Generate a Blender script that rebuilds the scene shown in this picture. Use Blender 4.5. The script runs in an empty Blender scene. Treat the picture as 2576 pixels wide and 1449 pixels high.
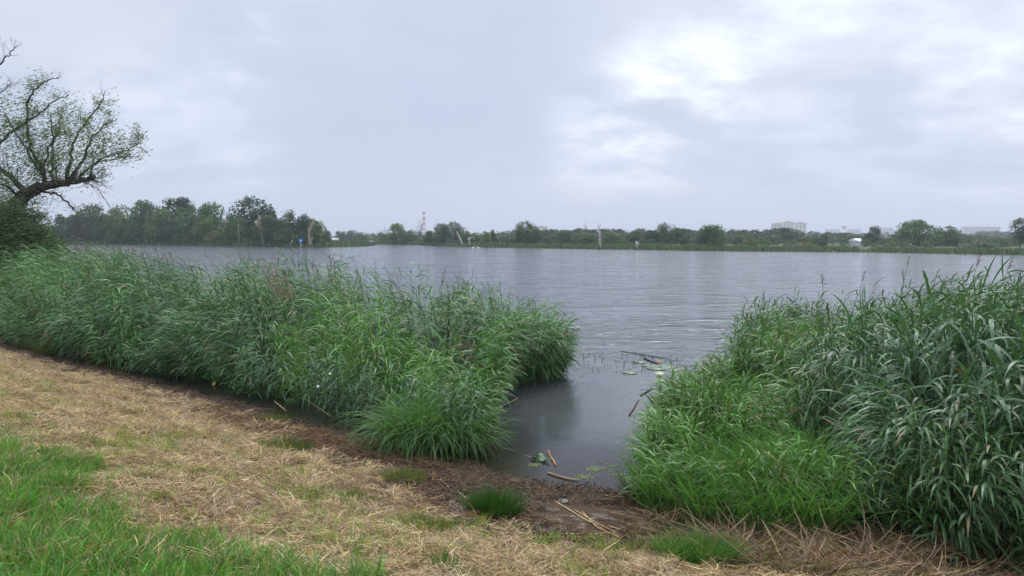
import bpy, math, random
import numpy as np
from mathutils import Vector

random.seed(7)
RNG = np.random.default_rng(11)
S = bpy.context.scene
COL = S.collection

# ------------------------------------------------------------------ camera
F, CX, HY, ROLL, H = 1710.0, 1288.0, 597.0, 14.0 / 2576.0, 3.3
cam_data = bpy.data.cameras.new('camera')
cam = bpy.data.objects.new('camera', cam_data)
COL.objects.link(cam)
cam_data.sensor_width = 36.0
cam_data.lens = 36.0 * F / 2576.0
cam_data.shift_y = (HY - 724.5) / 2576.0
cam_data.clip_start = 0.1
cam_data.clip_end = 9000
cam.location = (0, 0, H)
cam.rotation_euler = (math.pi / 2, -ROLL, 0)
S.camera = cam

# ------------------------------------------------------------------ world
SUN_EL, SUN_AZ = math.radians(52), math.radians(28)      # azimuth right of the view direction (+Y)
world = bpy.data.worlds.new('World')
S.world = world
world.use_nodes = True
wn = world.node_tree
wn.nodes.clear()


class NT:
    """tiny node helper"""
    def __init__(self, tree):
        self.t = tree

    def n(self, typ, **kw):
        nd = self.t.nodes.new(typ)
        for k, v in kw.items():
            setattr(nd, k, v)
        return nd

    def put(self, sock, v):
        if isinstance(v, bpy.types.NodeSocket):
            self.t.links.new(v, sock)
        elif v is not None:
            if sock.type == 'RGBA' and len(v) == 3:
                v = (*v, 1)
            sock.default_value = v

    def math(self, op, a, b=None, c=None, clamp=False):
        nd = self.n('ShaderNodeMath', operation=op, use_clamp=clamp)
        for i, v in enumerate((a, b, c)):
            if v is not None:
                self.put(nd.inputs[i], v)
        return nd.outputs[0]

    def vmath(self, op, a, b=None):
        nd = self.n('ShaderNodeVectorMath', operation=op)
        self.put(nd.inputs[0], a)
        if b is not None:
            self.put(nd.inputs[1], b)
        return nd.outputs['Value'] if op in ('DOT_PRODUCT', 'LENGTH') else nd.outputs[0]

    def mix(self, f, a, b, blend='MIX'):
        nd = self.n('ShaderNodeMix', data_type='RGBA', blend_type=blend)
        self.put(nd.inputs[0], f)
        self.put(nd.inputs[6], a)
        self.put(nd.inputs[7], b)
        return nd.outputs[2]

    def noise(self, vec, scale, detail=4, rough=.55, dist=0.0):
        nd = self.n('ShaderNodeTexNoise')
        if vec is not None:
            self.put(nd.inputs['Vector'], vec)
        nd.inputs['Scale'].default_value = scale
        nd.inputs['Detail'].default_value = detail
        nd.inputs['Roughness'].default_value = rough
        nd.inputs['Distortion'].default_value = dist
        return nd.outputs[0]

    def smooth(self, v, a, b, lo=0.0, hi=1.0):
        nd = self.n('ShaderNodeMapRange', interpolation_type='SMOOTHSTEP')
        self.put(nd.inputs[0], v)
        for i, q in enumerate((a, b, lo, hi)):
            nd.inputs[i + 1].default_value = q
        return nd.outputs[0]

    def attr(self, name, typ='GEOMETRY'):
        nd = self.n('ShaderNodeAttribute', attribute_name=name, attribute_type=typ)
        return nd


w = NT(wn)
tc = w.n('ShaderNodeTexCoord').outputs['Generated']
sep = w.n('ShaderNodeSeparateXYZ')
w.put(sep.inputs[0], tc)
zc = w.math('MAXIMUM', sep.outputs[2], 0.0)
den = w.math('ADD', zc, 0.30)
cmb = w.n('ShaderNodeCombineXYZ')
w.put(cmb.inputs[0], w.math('MULTIPLY', w.math('DIVIDE', sep.outputs[0], den), 0.8))
w.put(cmb.inputs[1], w.math('DIVIDE', sep.outputs[1], den))
cmb.inputs[2].default_value = 3.7
n1 = w.noise(cmb.outputs[0], 1.05, 5, .48, .0)
n2 = w.noise(cmb.outputs[0], 3.2, 6, .52, .12)
n3 = w.noise(cmb.outputs[0], 7.5, 7, .6, .2)
broad = w.smooth(w.math('ADD', w.math('ADD', w.math('MULTIPLY', n1, .55), w.math('MULTIPLY', n2, .30)), w.math('MULTIPLY', n3, .15)), .40, .62)
ccol = w.mix(broad, (.415, .463, .572), (.505, .54, .62))


def sky_dir(px, py):
    u, v = (px - CX) / F, -(py - HY) / F
    d = Vector((u - ROLL * v, 1, v + ROLL * u))
    return d.normalized()


# brighter thin places in the cloud deck, torn by noise
for (px, py, rad, amt) in ((1700, 205, 6.5, .13), (1830, 245, 3.4, .17), (1600, 270, 5, .06), (2400, 150, 22, .09), (610, 125, 4, .2), (2050, 60, 13, .07),
                           (1560, 330, 8, .14), (2540, 430, 12, .10), (420, 400, 10, .13), (1000, 60, 9, .05)):
    d = sky_dir(px, py)
    dot = w.vmath('DOT_PRODUCT', w.vmath('NORMALIZE', tc), tuple(d))
    lobe = w.smooth(dot, math.cos(math.radians(rad)), 1.0)
    torn = w.math('MULTIPLY', w.smooth(n2, .34, .64), w.smooth(n3, .30, .66, .35, 1.25))
    ccol = w.mix(1.0, ccol, w.mix(w.math('MULTIPLY', w.math('MULTIPLY', lobe, torn), amt * 1.15), (0, 0, 0), (1, .985, .95)), 'ADD')
# heavier cloud at the top middle and a grey belt above the far right
for (px, py, rad, amt) in ((1120, 150, 15, .75), (620, 420, 13, .35), (2150, 470, 12, .45)):
    d = sky_dir(px, py)
    dot = w.vmath('DOT_PRODUCT', w.vmath('NORMALIZE', tc), tuple(d))
    lobe = w.smooth(dot, math.cos(math.radians(rad)), 1.0)
    ccol = w.mix(w.math('MULTIPLY', w.math('MULTIPLY', lobe, w.smooth(n2, .25, .6, .5, 1)), amt), ccol, (.385, .435, .56))
# horizon band and the brighter zenith of an overcast sky
ccol = w.mix(w.smooth(sep.outputs[2], .0, .10, .75, 0), ccol, (.41, .46, .56))
gain = w.smooth(sep.outputs[2], .40, .95, 1.0, 2.9)
sky = w.n('ShaderNodeTexSky', sky_type='NISHITA', sun_disc=False)
sky.sun_elevation, sky.sun_rotation = SUN_EL, SUN_AZ
bg1 = w.n('ShaderNodeBackground')
w.put(bg1.inputs[0], sky.outputs[0])
bg1.inputs[1].default_value = .07
bg2 = w.n('ShaderNodeBackground')
w.put(bg2.inputs[0], ccol)
w.put(bg2.inputs[1], gain)
mixs = w.n('ShaderNodeMixShader')
mixs.inputs[0].default_value = .94
wn.links.new(bg1.outputs[0], mixs.inputs[1])
wn.links.new(bg2.outputs[0], mixs.inputs[2])
wo = w.n('ShaderNodeOutputWorld')
wn.links.new(mixs.outputs[0], wo.inputs[0])

sun_d = bpy.data.lights.new('sun', 'SUN')
sun_d.energy = 1.5
sun_d.angle = math.radians(30)
sun_d.color = (1, .96, .9)
sun = bpy.data.objects.new('sun', sun_d)
COL.objects.link(sun)
sv = Vector((math.sin(SUN_AZ) * math.cos(SUN_EL), math.cos(SUN_AZ) * math.cos(SUN_EL), math.sin(SUN_EL)))
sun.rotation_euler = (-sv).to_track_quat('-Z', 'Y').to_euler()

S.view_settings.view_transform = 'Standard'
S.view_settings.look = 'None'
S.view_settings.gamma = 1
S.view_settings.exposure = 0.55
S.view_settings.use_curve_mapping = False


# ------------------------------------------------------------------ helpers
def at(px, py, Y):
    """the place seen at photo pixel (px, py) at a distance of Y metres"""
    u, v = (px - CX) / F, -(py - HY) / F
    return np.array(((u - ROLL * v) * Y, Y, H + (v + ROLL * u) * Y))


def smooth01(x, a, b):
    t = np.clip((x - a) / (b - a), 0, 1)
    return t * t * (3 - 2 * t)


def vnoise(x, y, seed=0):
    x = np.asarray(x, float)
    y = np.asarray(y, float)
    xi, yi = np.floor(x), np.floor(y)
    fx, fy = x - xi, y - yi
    fx, fy = fx * fx * (3 - 2 * fx), fy * fy * (3 - 2 * fy)

    def hsh(a, b):
        v = np.sin(a * 127.1 + b * 311.7 + seed * 74.7) * 43758.5453
        return v - np.floor(v)
    return ((hsh(xi, yi) * (1 - fx) + hsh(xi + 1, yi) * fx) * (1 - fy)
            + (hsh(xi, yi + 1) * (1 - fx) + hsh(xi + 1, yi + 1) * fx) * fy)


def fbm(x, y, seed=0, o=3):
    s, a, t = 0, 1, 0
    for i in range(o):
        s = s + a * vnoise(x * 2 ** i, y * 2 ** i, seed + i)
        t += a
        a *= .5
    return s / t


SHORE = np.array([(60, -30), (14, 7.4), (6, 8.2), (1.6, 8.75), (.6, 9.05), (-.1, 9.35), (-.6, 9.95), (-3.4, 11.9), (-7.5, 14.9), (-15, 20.2),
                  (-22, 28.5), (-25, 36), (-27, 44), (-45, 62), (-90, 100), (-400, 260)], float)
FAR = np.array([(-900, 300), (-400, 290), (-190, 268), (-130, 245), (-86, 214), (-64, 203), (-56, 206), (-51, 230), (-54, 262), (-80, 282),
                (-44, 288), (-30, 262), (-12, 224), (25, 197), (53, 177), (90, 173), (112, 150), (160, 120), (400, 60)], float)


def seg_dist(x, y, P):
    x = np.asarray(x, float)
    y = np.asarray(y, float)
    best = np.full(x.shape, 1e9)
    sgn = np.ones(x.shape)
    for a, b in zip(P[:-1], P[1:]):
        d = b - a
        L2 = d @ d
        t = np.clip(((x - a[0]) * d[0] + (y - a[1]) * d[1]) / L2, 0, 1)
        ex, ey = x - (a[0] + t * d[0]), y - (a[1] + t * d[1])
        q = np.hypot(ex, ey)
        cr = d[0] * ey - d[1] * ex
        m = q < best - 1e-9
        best = np.where(m, q, best)
        sgn = np.where(m, np.sign(cr), sgn)
    return best, sgn


def shore_d(x, y):
    q, s = seg_dist(x, y, SHORE)
    return q * s          # + on the camera's side


def far_d(x, y):
    q, s = seg_dist(x, y, FAR)
    return q * s          # + on the far land


def height(x, y):
    x = np.asarray(x, float)
    y = np.asarray(y, float)
    d = shore_d(x, y) + (fbm(x * 1.3, y * 1.3, 5) - .5) * .35
    z = np.interp(d, [-12, -4, -1.5, -.6, 0, .8, 1.8, 3.0, 4.5, 6.0, 8.0, 20, 200],
                  [-1.6, -.75, -.22, -.09, .0, .08, .21, .50, .93, 1.28, 1.58, 1.8, 2.5])
    z = z + smooth01(d, .5, 2.2) * ((fbm(x * 1.6, y * 1.6, 1) - .5) * .16 + (fbm(x * 6, y * 6, 2, 2) - .5) * .10)
    z = z + smooth01(d, -.2, .3) * (1 - smooth01(d, .5, 2.2)) * (fbm(x * 5, y * 5, 8, 2) - .5) * .06
    fd = far_d(x, y)
    zf = np.interp(fd, [-8, -2, 0, 4, 60, 600, 3000], [-1.6, -.5, 0, .4, .9, 2.5, 6])
    return np.where(fd > -8, np.maximum(z * (d > 0) + -1.6 * (d <= 0), zf) if False else np.where(d > -12, np.maximum(z, zf), zf), z)


def on_land(px, Y, margin=1.5):
    """the given distance, or the first one along this bearing that stands on the far land"""
    Y0 = Y
    while Y < Y0 + 160:
        p = at(px, HY, Y)
        if far_d(p[0], p[1]) > margin:
            return Y
        Y += 1.0
    return Y0


def gnd(px, py, z=None):
    """where the sight line through a photo pixel meets the ground (or the plane z)"""
    Y = 8.0
    for _ in range(40):
        p = at(px, py, Y)
        hz = float(max(height(p[0], p[1]), -0.0)) if z is None else z
        e = (p[2] - H) / Y
        Yn = (hz - H) / e
        Y = .6 * Y + .4 * Yn
    p = at(px, py, Y)
    return np.array((p[0], p[1], hz))


def np_mesh(name, V, faces, col=None, mat=None, smooth=True, attrs=None):
    me = bpy.data.meshes.new(name)
    V = np.asarray(V, np.float32)
    me.vertices.add(len(V))
    me.vertices.foreach_set('co', V.ravel())
    idx, start, c = [], [], 0
    for f in faces:
        f = np.asarray(f, np.int32)
        if len(f) == 0:
            continue
        idx.append(f.ravel())
        k = f.shape[1]
        start.append(c + np.arange(len(f)) * k)
        c += f.size
    idx = np.concatenate(idx)
    start = np.concatenate(start)
    me.loops.add(len(idx))
    me.loops.foreach_set('vertex_index', idx)
    me.polygons.add(len(start))
    me.polygons.foreach_set('loop_start', start.astype(np.int32))
    me.polygons.foreach_set('use_smooth', np.full(len(start), smooth, bool))
    me.update(calc_edges=True)
    if col is not None:
        a = me.attributes.new('col', 'FLOAT_COLOR', 'POINT')
        c4 = np.ones((len(V), 4), np.float32)
        c4[:, :3] = col
        a.data.foreach_set('color', c4.ravel())
    for k, v in (attrs or {}).items():
        a = me.attributes.new(k, 'FLOAT', 'POINT')
        a.data.foreach_set('value', np.asarray(v, np.float32))
    if mat:
        me.materials.append(mat)
    return me


def link(name, me, parent=None, loc=(0, 0, 0), rot=(0, 0, 0), scale=(1, 1, 1)):
    o = bpy.data.objects.new(name, me)
    o.location, o.rotation_euler, o.scale = loc, rot, scale
    if parent is not None:
        o.parent = parent
    COL.objects.link(o)
    return o


def tag(o, label, cat, group=None, kind=None):
    if label:
        o['label'] = label
    if cat:
        o['category'] = cat
    if group:
        o['group'] = group
    if kind:
        o['kind'] = kind
    return o


def thing(name, label, cat, loc=(0, 0, 0), rz=0, group=None, scale=(1, 1, 1)):
    return tag(link(name, None, None, tuple(loc), (0, 0, rz), scale), label, cat, group)


class Bag:
    """collects vertex blocks with faces and colours, then builds ONE mesh"""
    def __init__(self):
        self.V, self.F, self.C, self.n = [], [], [], 0

    def add(self, V, faces, col=(1, 1, 1)):
        V = np.asarray(V, float).reshape(-1, 3)
        self.V.append(V)
        for f in faces:
            self.F.append(np.asarray(f) + self.n)
        c = np.empty((len(V), 3))
        c[:] = col
        self.C.append(c)
        self.n += len(V)

    def mesh(self, name, mat, smooth=True):
        qs = {}
        for f in self.F:
            if len(f):
                qs.setdefault(f.shape[1], []).append(f)
        return np_mesh(name, np.concatenate(self.V), [np.concatenate(v) for v in qs.values()], np.concatenate(self.C), mat, smooth)

    def box(self, c, s, col=(1, 1, 1), rz=0.0):
        x, y, z = np.array(s) / 2
        P = np.array([(-x, -y, -z), (x, -y, -z), (x, y, -z), (-x, y, -z), (-x, -y, z), (x, -y, z), (x, y, z), (-x, y, z)])
        ca, sa = math.cos(rz), math.sin(rz)
        P = np.stack((P[:, 0] * ca - P[:, 1] * sa, P[:, 0] * sa + P[:, 1] * ca, P[:, 2]), 1) + np.array(c)
        self.add(P, [np.array([(0, 3, 2, 1), (4, 5, 6, 7), (0, 1, 5, 4), (1, 2, 6, 5), (2, 3, 7, 6), (3, 0, 4, 7)])], col)

    def tube(self, pts, rad, k=6, col=(1, 1, 1), cap=True):
        pts = np.asarray(pts, float)
        rad = np.broadcast_to(np.asarray(rad, float), (len(pts),))
        T = np.gradient(pts, axis=0)
        T /= np.linalg.norm(T, axis=1, keepdims=True) + 1e-9
        ref = np.array((0.3, 1, 0.1)) if abs(T[:, 2]).mean() > .5 else np.array((.1, .2, 1))
        A = np.cross(T, ref)
        A /= np.linalg.norm(A, axis=1, keepdims=True) + 1e-9
        B = np.cross(T, A)
        a = np.arange(k) * 2 * math.pi / k
        V = pts[:, None] + rad[:, None, None] * (A[:, None] * np.cos(a)[None, :, None] + B[:, None] * np.sin(a)[None, :, None])
        n = len(pts)
        i = np.arange(n - 1)[:, None] * k
        j = np.arange(k)[None]
        j2 = (j + 1) % k
        Q = np.stack((i + j, i + j2, i + k + j2, i + k + j), -1).reshape(-1, 4)
        fs = [Q]
        if cap:
            fs.append(np.array([list(range(k))[::-1], [(n - 1) * k + q for q in range(k)]]))
        self.add(V.reshape(-1, 3), fs, col)

    def ribbons(self, base, az, e0, e1, L, W, K=4, prof=None, twist=0.0, col=(1, 1, 1), bend=1.2, ground=None, az1=None, tip=None):
        base = np.asarray(base, float)
        N = len(base)

        def ar(v):
            return np.broadcast_to(np.asarray(v, float), (N,))
        az, e0, e1, L, W, tw = map(ar, (az, e0, e1, L, W, twist))
        da = np.zeros(N) if az1 is None else ar(az1)
        if prof is None:
            prof = np.interp(np.linspace(0, 1, K + 1), [0, .2, .45, .75, 1], [.45, .9, 1, .6, .04])
        prof = np.asarray(prof)
        P = np.empty((N, K + 1, 3))
        P[:, 0] = base
        for k in range(K):
            s = ((k + .5) / K) ** bend
            e = e0 + (e1 - e0) * s
            a = az + da * s
            st = (L / K)[:, None] * np.stack((np.cos(e) * np.cos(a), np.cos(e) * np.sin(a), np.sin(e)), 1)
            P[:, k + 1] = P[:, k] + st
        em = e0 * .5 + e1 * .5
        side = np.stack((-np.sin(az), np.cos(az), np.zeros(N)), 1)
        up = np.stack((-np.sin(em) * np.cos(az), -np.sin(em) * np.sin(az), np.cos(em)), 1)
        wd = side * np.cos(tw)[:, None] + up * np.sin(tw)[:, None]
        off = (W[:, None] * prof[None] / 2)[:, :, None] * wd[:, None, :]
        V = np.stack((P - off, P + off), 2).reshape(-1, 3)
        b = np.arange(N)[:, None] * (2 * (K + 1)) + np.arange(K)[None] * 2
        Q = np.stack((b, b + 1, b + 3, b + 2), -1).reshape(-1, 4)
        c = np.asarray(col, float)
        if c.ndim == 2:
            c = np.repeat(c, 2 * (K + 1), 0)
            if tip is not None:
                c3 = c.reshape(N, 2 * (K + 1), 3)
                c3[tip, -4:] = np.array((.24, .17, .085))
        self.add(V, [Q], c)
        return P


def vary(base, n, sat=.18, rng=RNG):
    base = np.asarray(base, float)
    v = np.exp(rng.normal(0, sat, (n, 1)))
    hue = np.exp(rng.normal(0, sat * .35, (n, 3)))
    return np.clip(base * v * hue, 0.004, .9)


# ------------------------------------------------------------------ materials
def mat_new(name):
    m = bpy.data.materials.new(name)
    m.use_nodes = True
    m.node_tree.nodes.clear()
    t = NT(m.node_tree)
    out = t.n('ShaderNodeOutputMaterial')
    return m, t, out


def leaf_mat(name, rough=.45, trans=.3, spec=.5, objcol=False, rnd=.25, sheen=None):
    m, t, out = mat_new(name)
    c = t.attr('col').outputs['Color']
    if objcol:
        c = t.mix(1.0, c, t.n('ShaderNodeObjectInfo').outputs['Color'], 'MULTIPLY')
    if rnd:
        r = t.n('ShaderNodeObjectInfo').outputs['Random']
        c = t.mix(1.0, c, t.mix(r, (1 - rnd, 1 - rnd, 1 - rnd), (1 + rnd, 1 + rnd, 1 + rnd * .6)), 'MULTIPLY')
    p = t.n('ShaderNodeBsdfPrincipled')
    t.put(p.inputs['Base Color'], c)
    p.inputs['Roughness'].default_value = rough
    p.inputs['Specular IOR Level'].default_value = spec
    if trans:
        tr = t.n('ShaderNodeBsdfTranslucent')
        t.put(tr.inputs[0], t.mix(1.0, c, (1.25, 1.35, .8), 'MULTIPLY'))
        mx = t.n('ShaderNodeMixShader')
        mx.inputs[0].default_value = trans
        t.t.links.new(p.outputs[0], mx.inputs[1])
        t.t.links.new(tr.outputs[0], mx.inputs[2])
        t.t.links.new(mx.outputs[0], out.inputs[0])
    else:
        t.t.links.new(p.outputs[0], out.inputs[0])
    return m


def plain_mat(name, col=None, rough=.8, spec=.3, nscale=8, namt=.3, bump=0.0, stretch=(1, 1, 1)):
    """principled with noise-mottled colour; the colour attribute when col is None"""
    m, t, out = mat_new(name)
    co = t.n('ShaderNodeTexCoord').outputs['Object']
    mp = t.n('ShaderNodeMapping')
    t.put(mp.inputs[0], co)
    mp.inputs[3].default_value = stretch
    nz = t.noise(mp.outputs[0], nscale, 5, .6)
    base = t.attr('col').outputs['Color'] if col is None else col
    k = t.mix(t.smooth(nz, .3, .7), (1 - namt,) * 3, (1 + namt,) * 3)
    c = t.mix(1.0, base, k, 'MULTIPLY')
    p = t.n('ShaderNodeBsdfPrincipled')
    t.put(p.inputs['Base Color'], c)
    p.inputs['Roughness'].default_value = rough
    p.inputs['Specular IOR Level'].default_value = spec
    if bump:
        b = t.n('ShaderNodeBump')
        b.inputs['Strength'].default_value = .8
        b.inputs['Distance'].default_value = bump
        t.put(b.inputs['Height'], nz)
        t.t.links.new(b.outputs[0], p.inputs['Normal'])
    t.t.links.new(p.outputs[0], out.inputs[0])
    return m


M_REED = leaf_mat('reed_leaf', .42, .20, .40)
M_GRASS = leaf_mat('grass_blade', .5, .35, .35, rnd=.3)
M_STRAW = leaf_mat('dry_straw', .7, .2, .25, rnd=.22)
M_CROWN = leaf_mat('tree_foliage', .55, .25, .25, objcol=True, rnd=0)
M_LEAF = leaf_mat('broad_leaf', .45, .3, .4)
M_BARK = plain_mat('bark', None, .9, .2, 9, .35, .02, (1, 1, .3))
M_DEAD = plain_mat('dead_wood', None, .85, .2, 3, .25, .02, (1, 1, .25))
M_STALK = plain_mat('dry_stalk', None, .65, .3, 20, .25)
M_LITTER = plain_mat('rotting_litter', None, .65, .4, 30, .4)
M_PAINT = plain_mat('weathered_paint', None, .7, .3, .15, .06)
M_WALL = plain_mat('wall_render', None, .85, .2, .2, .08)
M_PAD = plain_mat('lily_pad', None, .35, .5, 9, .2)
M_PETAL = leaf_mat('petal', .5, .3, .3, rnd=0)

# ------------------------------------------------------------------ ground


def axis(*segs):
    out = []
    for a, b, st in segs:
        out.append(np.arange(a, b, st))
    return np.concatenate(out)


gx = np.concatenate((-np.geomspace(4200, 30, 46), axis((-29.5, -16, .5), (-16, 8, .1), (8, 30, .5)), np.geomspace(30, 4200, 46)))
gy = np.concatenate((axis((-60, -6, 6), (-6, 2, .5), (2, 21, .1), (21, 50, .5)), np.geomspace(50, 140, 24)[:-1], np.linspace(140, 320, 60)[:-1], np.geomspace(320, 4600, 30)))
GX, GY = np.meshgrid(gx, gy)
GZ = height(GX, GY)
nx, ny = len(gx), len(gy)
ii = (np.arange(ny - 1)[:, None] * nx + np.arange(nx - 1)[None]).ravel()
quads = np.stack((ii, ii + 1, ii + nx + 1, ii + nx), 1)
gd = shore_d(GX, GY)
gm_mud = smooth01(np.interp(GX, [-3.5, -1.2, -.3, 6], [1.2, 1.6, 2.15, 2.1]) + (fbm(GX * 1.1, GY * 1.1, 21) - .5) * 1.3 - gd, -.15, .25)
gm_green = smooth01(gd + (fbm(GX * .9, GY * .9, 31) - .5) * 1.6, 5.3, 5.7)
gm_far = (far_d(GX, GY) > -3).astype(float)
m, t, out = mat_new('bank_soil')
geo = t.n('ShaderNodeNewGeometry').outputs['Position']
na = t.noise(geo, 3.0, 8, .65)
nb = t.noise(geo, 26.0, 6, .7)
nc = t.noise(geo, .9, 5, .6, .4)
straw = t.mix(t.smooth(nb, .35, .68), (.13, .09, .048), (.33, .24, .135))
straw = t.mix(t.smooth(na, .45, .7), straw, (.20, .16, .07))
green = t.mix(t.smooth(nb, .35, .65), (.028, .045, .014), (.07, .11, .03))
mud = t.mix(t.smooth(nb, .3, .7), (.026, .016, .008), (.090, .055, .029))
sand = t.mix(t.smooth(nb, .3, .7), (.13, .105, .085), (.25, .21, .17))
mud = t.mix(t.math('MULTIPLY', t.smooth(nc, .53, .57), t.attr('sand').outputs['Fac']), mud, sand)
c = t.mix(t.attr('green').outputs['Fac'], straw, green)
c = t.mix(t.attr('mud').outputs['Fac'], c, mud)
c = t.mix(t.attr('far').outputs['Fac'], c, (.055, .075, .03))
p = t.n('ShaderNodeBsdfPrincipled')
t.put(p.inputs['Base Color'], c)
p.inputs['Roughness'].default_value = .85
p.inputs['Specular IOR Level'].default_value = .25
b = t.n('ShaderNodeBump')
b.inputs['Distance'].default_value = .02
b.inputs['Strength'].default_value = .7
t.put(b.inputs['Height'], nb)
t.t.links.new(b.outputs[0], p.inputs['Normal'])
t.t.links.new(p.outputs[0], out.inputs[0])
M_SOIL = m
sandm = smooth01(gd, .65, .95) * smooth01(-GX, -2.6, -1.5)
me = np_mesh('ground', np.stack((GX, GY, GZ), -1).reshape(-1, 3), [quads], None, M_SOIL, True,
             {'mud': gm_mud.ravel(), 'green': gm_green.ravel(), 'far': gm_far.ravel(), 'sand': sandm.ravel()})
tag(link('ground', me), 'sloping lake bank of mown grass, mud and soil', None, None, 'structure')

# ------------------------------------------------------------------ water
wx = np.concatenate((-np.geomspace(900, 30, 30), np.arange(-29, 16, .3), np.geomspace(16, 900, 34)))
wy = np.concatenate((np.arange(2, 34, .25), np.geomspace(34, 420, 60)))
WX, WY = np.meshgrid(wx, wy)
wd = shore_d(WX, WY)
calm = smooth01(wd + (fbm(WX * .6, WY * .6, 3) - .5) * 1.5, -10.5, -6.3)
depth = -height(WX, WY)
nx, ny = len(wx), len(wy)
ii = (np.arange(ny - 1)[:, None] * nx + np.arange(nx - 1)[None]).ravel()
keep = (wd.ravel()[ii] < 2.5)
quads = np.stack((ii, ii + 1, ii + nx + 1, ii + nx), 1)[keep]
m, t, out = mat_new('lake_water')
geo = t.n('ShaderNodeNewGeometry').outputs['Position']


def scaled(v, s, rot=0.0):
    mp = t.n('ShaderNodeMapping')
    t.put(mp.inputs[0], v)
    mp.inputs[3].default_value = s
    mp.inputs[2].default_value = (0, 0, rot)
    return mp.outputs[0]


rough_w = t.math('SUBTRACT', 1.0, t.attr('calm').outputs['Fac'])
w1 = t.noise(scaled(geo, (1.0, 1.7, 1), .12), 1.0, 3, .5, .3)
w2 = t.noise(scaled(geo, (2.8, 4.6, 1), -.12), 1.0, 4, .55, .2)
w3 = t.noise(scaled(geo, (.10, .28, 1), .1), 1.0, 2, .5)
w0 = t.noise(scaled(geo, (.32, .62, 1), .15), 1.0, 2, .5)
hgt = t.math('ADD', t.math('ADD', t.math('MULTIPLY', t.smooth(w1, .40, .78), .55), t.math('MULTIPLY', w2, .30)), t.math('MULTIPLY', t.smooth(w0, .4, .75), 1.0))
hgt = t.math('MULTIPLY', hgt, t.math('ADD', t.math('MULTIPLY', rough_w, t.smooth(w3, .25, .75, .45, 1.15)), .035))
bmp = t.n('ShaderNodeBump')
bmp.inputs['Strength'].default_value = 1
bmp.inputs['Distance'].default_value = .11
t.put(bmp.inputs['Height'], hgt)
murk = t.n('ShaderNodeBsdfDiffuse')
t.put(murk.inputs[0], (.062, .066, .070))
tr = t.n('ShaderNodeBsdfTransparent')
t.put(tr.inputs[0], (.62, .60, .52))
mx = t.n('ShaderNodeMixShader')
t.put(mx.inputs[0], t.smooth(t.attr('depth').outputs['Fac'], -.02, .55, .9, .0))
t.t.links.new(murk.outputs[0], mx.inputs[1])
t.t.links.new(tr.outputs[0], mx.inputs[2])
gl = t.n('ShaderNodeBsdfGlossy')
gl.inputs['Roughness'].default_value = .11
t.put(gl.inputs[0], (.95, .96, 1))
t.t.links.new(bmp.outputs[0], gl.inputs['Normal'])
fr = t.n('ShaderNodeFresnel')
fr.inputs[0].default_value = 1.34
bmp2 = t.n('ShaderNodeBump')
bmp2.inputs['Strength'].default_value = 1
bmp2.inputs['Distance'].default_value = .10
t.put(bmp2.inputs['Height'], hgt)
t.t.links.new(bmp2.outputs[0], fr.inputs['Normal'])
mx2 = t.n('ShaderNodeMixShader')
t.t.links.new(fr.outputs[0], mx2.inputs[0])
t.t.links.new(mx.outputs[0], mx2.inputs[1])
t.t.links.new(gl.outputs[0], mx2.inputs[2])
t.t.links.new(mx2.outputs[0], out.inputs[0])
me = np_mesh('water', np.stack((WX, WY, WX * 0), -1).reshape(-1, 3), [quads], None, m, True, {'calm': calm.ravel(), 'depth': depth.ravel()})
tag(link('water', me), 'rippled grey lake water', None, None, 'structure')


# ------------------------------------------------------------------ distant trees
def lobes_crown(n_lobes, n_faces, zlo, zhi, shape, size, rng, droop=0.0, fill=.55, airy=0.0):
    """leaf clumps on the shells of many lobes; unit tree: height 1, half width 0.5"""
    P, N, C = [], [], []
    lob = []
    for i in range(n_lobes):
        zz = rng.uniform(zlo, zhi)
        rr = shape((zz - zlo) / (zhi - zlo)) * .5
        a = rng.uniform(0, 2 * math.pi)
        q = math.sqrt(rng.uniform(.1, 1)) * rr
        r = rng.uniform(.11, .20) * (.75 + .6 * rr)
        r = max(.06, min(r, 1.0 - zz + .03))
        lob.append((q * math.cos(a) * (1 - r * .8), q * math.sin(a) * (1 - r * .8), zz - r * .3, r, rng.uniform(.72, 1.3)))
    vol = np.array([l[3] ** 2 for l in lob])
    cnt = rng.multinomial(n_faces, vol / vol.sum())
    bag = Bag()
    for l, k in zip(lob, cnt):
        if k == 0:
            continue
        d = rng.normal(size=(k, 3))
        d /= np.linalg.norm(d, axis=1, keepdims=True)
        r = l[3] * (1 + rng.normal(0, .16 + airy, (k, 1)))
        p = np.array(l[:3]) + d * r * np.array((1, 1, .85))
        if droop:
            p[:, 2] -= droop * rng.uniform(0, 1, k) ** 2
        p[:, 2] = np.clip(p[:, 2], .01, None)
        nrm = d + rng.normal(0, .36, (k, 3))
        nrm /= np.linalg.norm(nrm, axis=1, keepdims=True)
        a = np.cross(nrm, rng.normal(size=(k, 3)))
        a /= np.linalg.norm(a, axis=1, keepdims=True)
        b2 = np.cross(nrm, a)
        s = size * rng.uniform(.6, 1.3, (k, 1))
        lo = 1.6 if droop else 1.0
        V = np.stack((p - a * s, p + b2 * s * .7 - np.array((0, 0, .0)), p + a * s, p - b2 * s * .7 * lo), 1)
        col = vary((1, 1, 1), k, .2, rng) * l[4]
        bag.add(V.reshape(-1, 3), [np.arange(4 * k).reshape(-1, 4)], np.repeat(col, 4, 0))
    return bag


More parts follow.
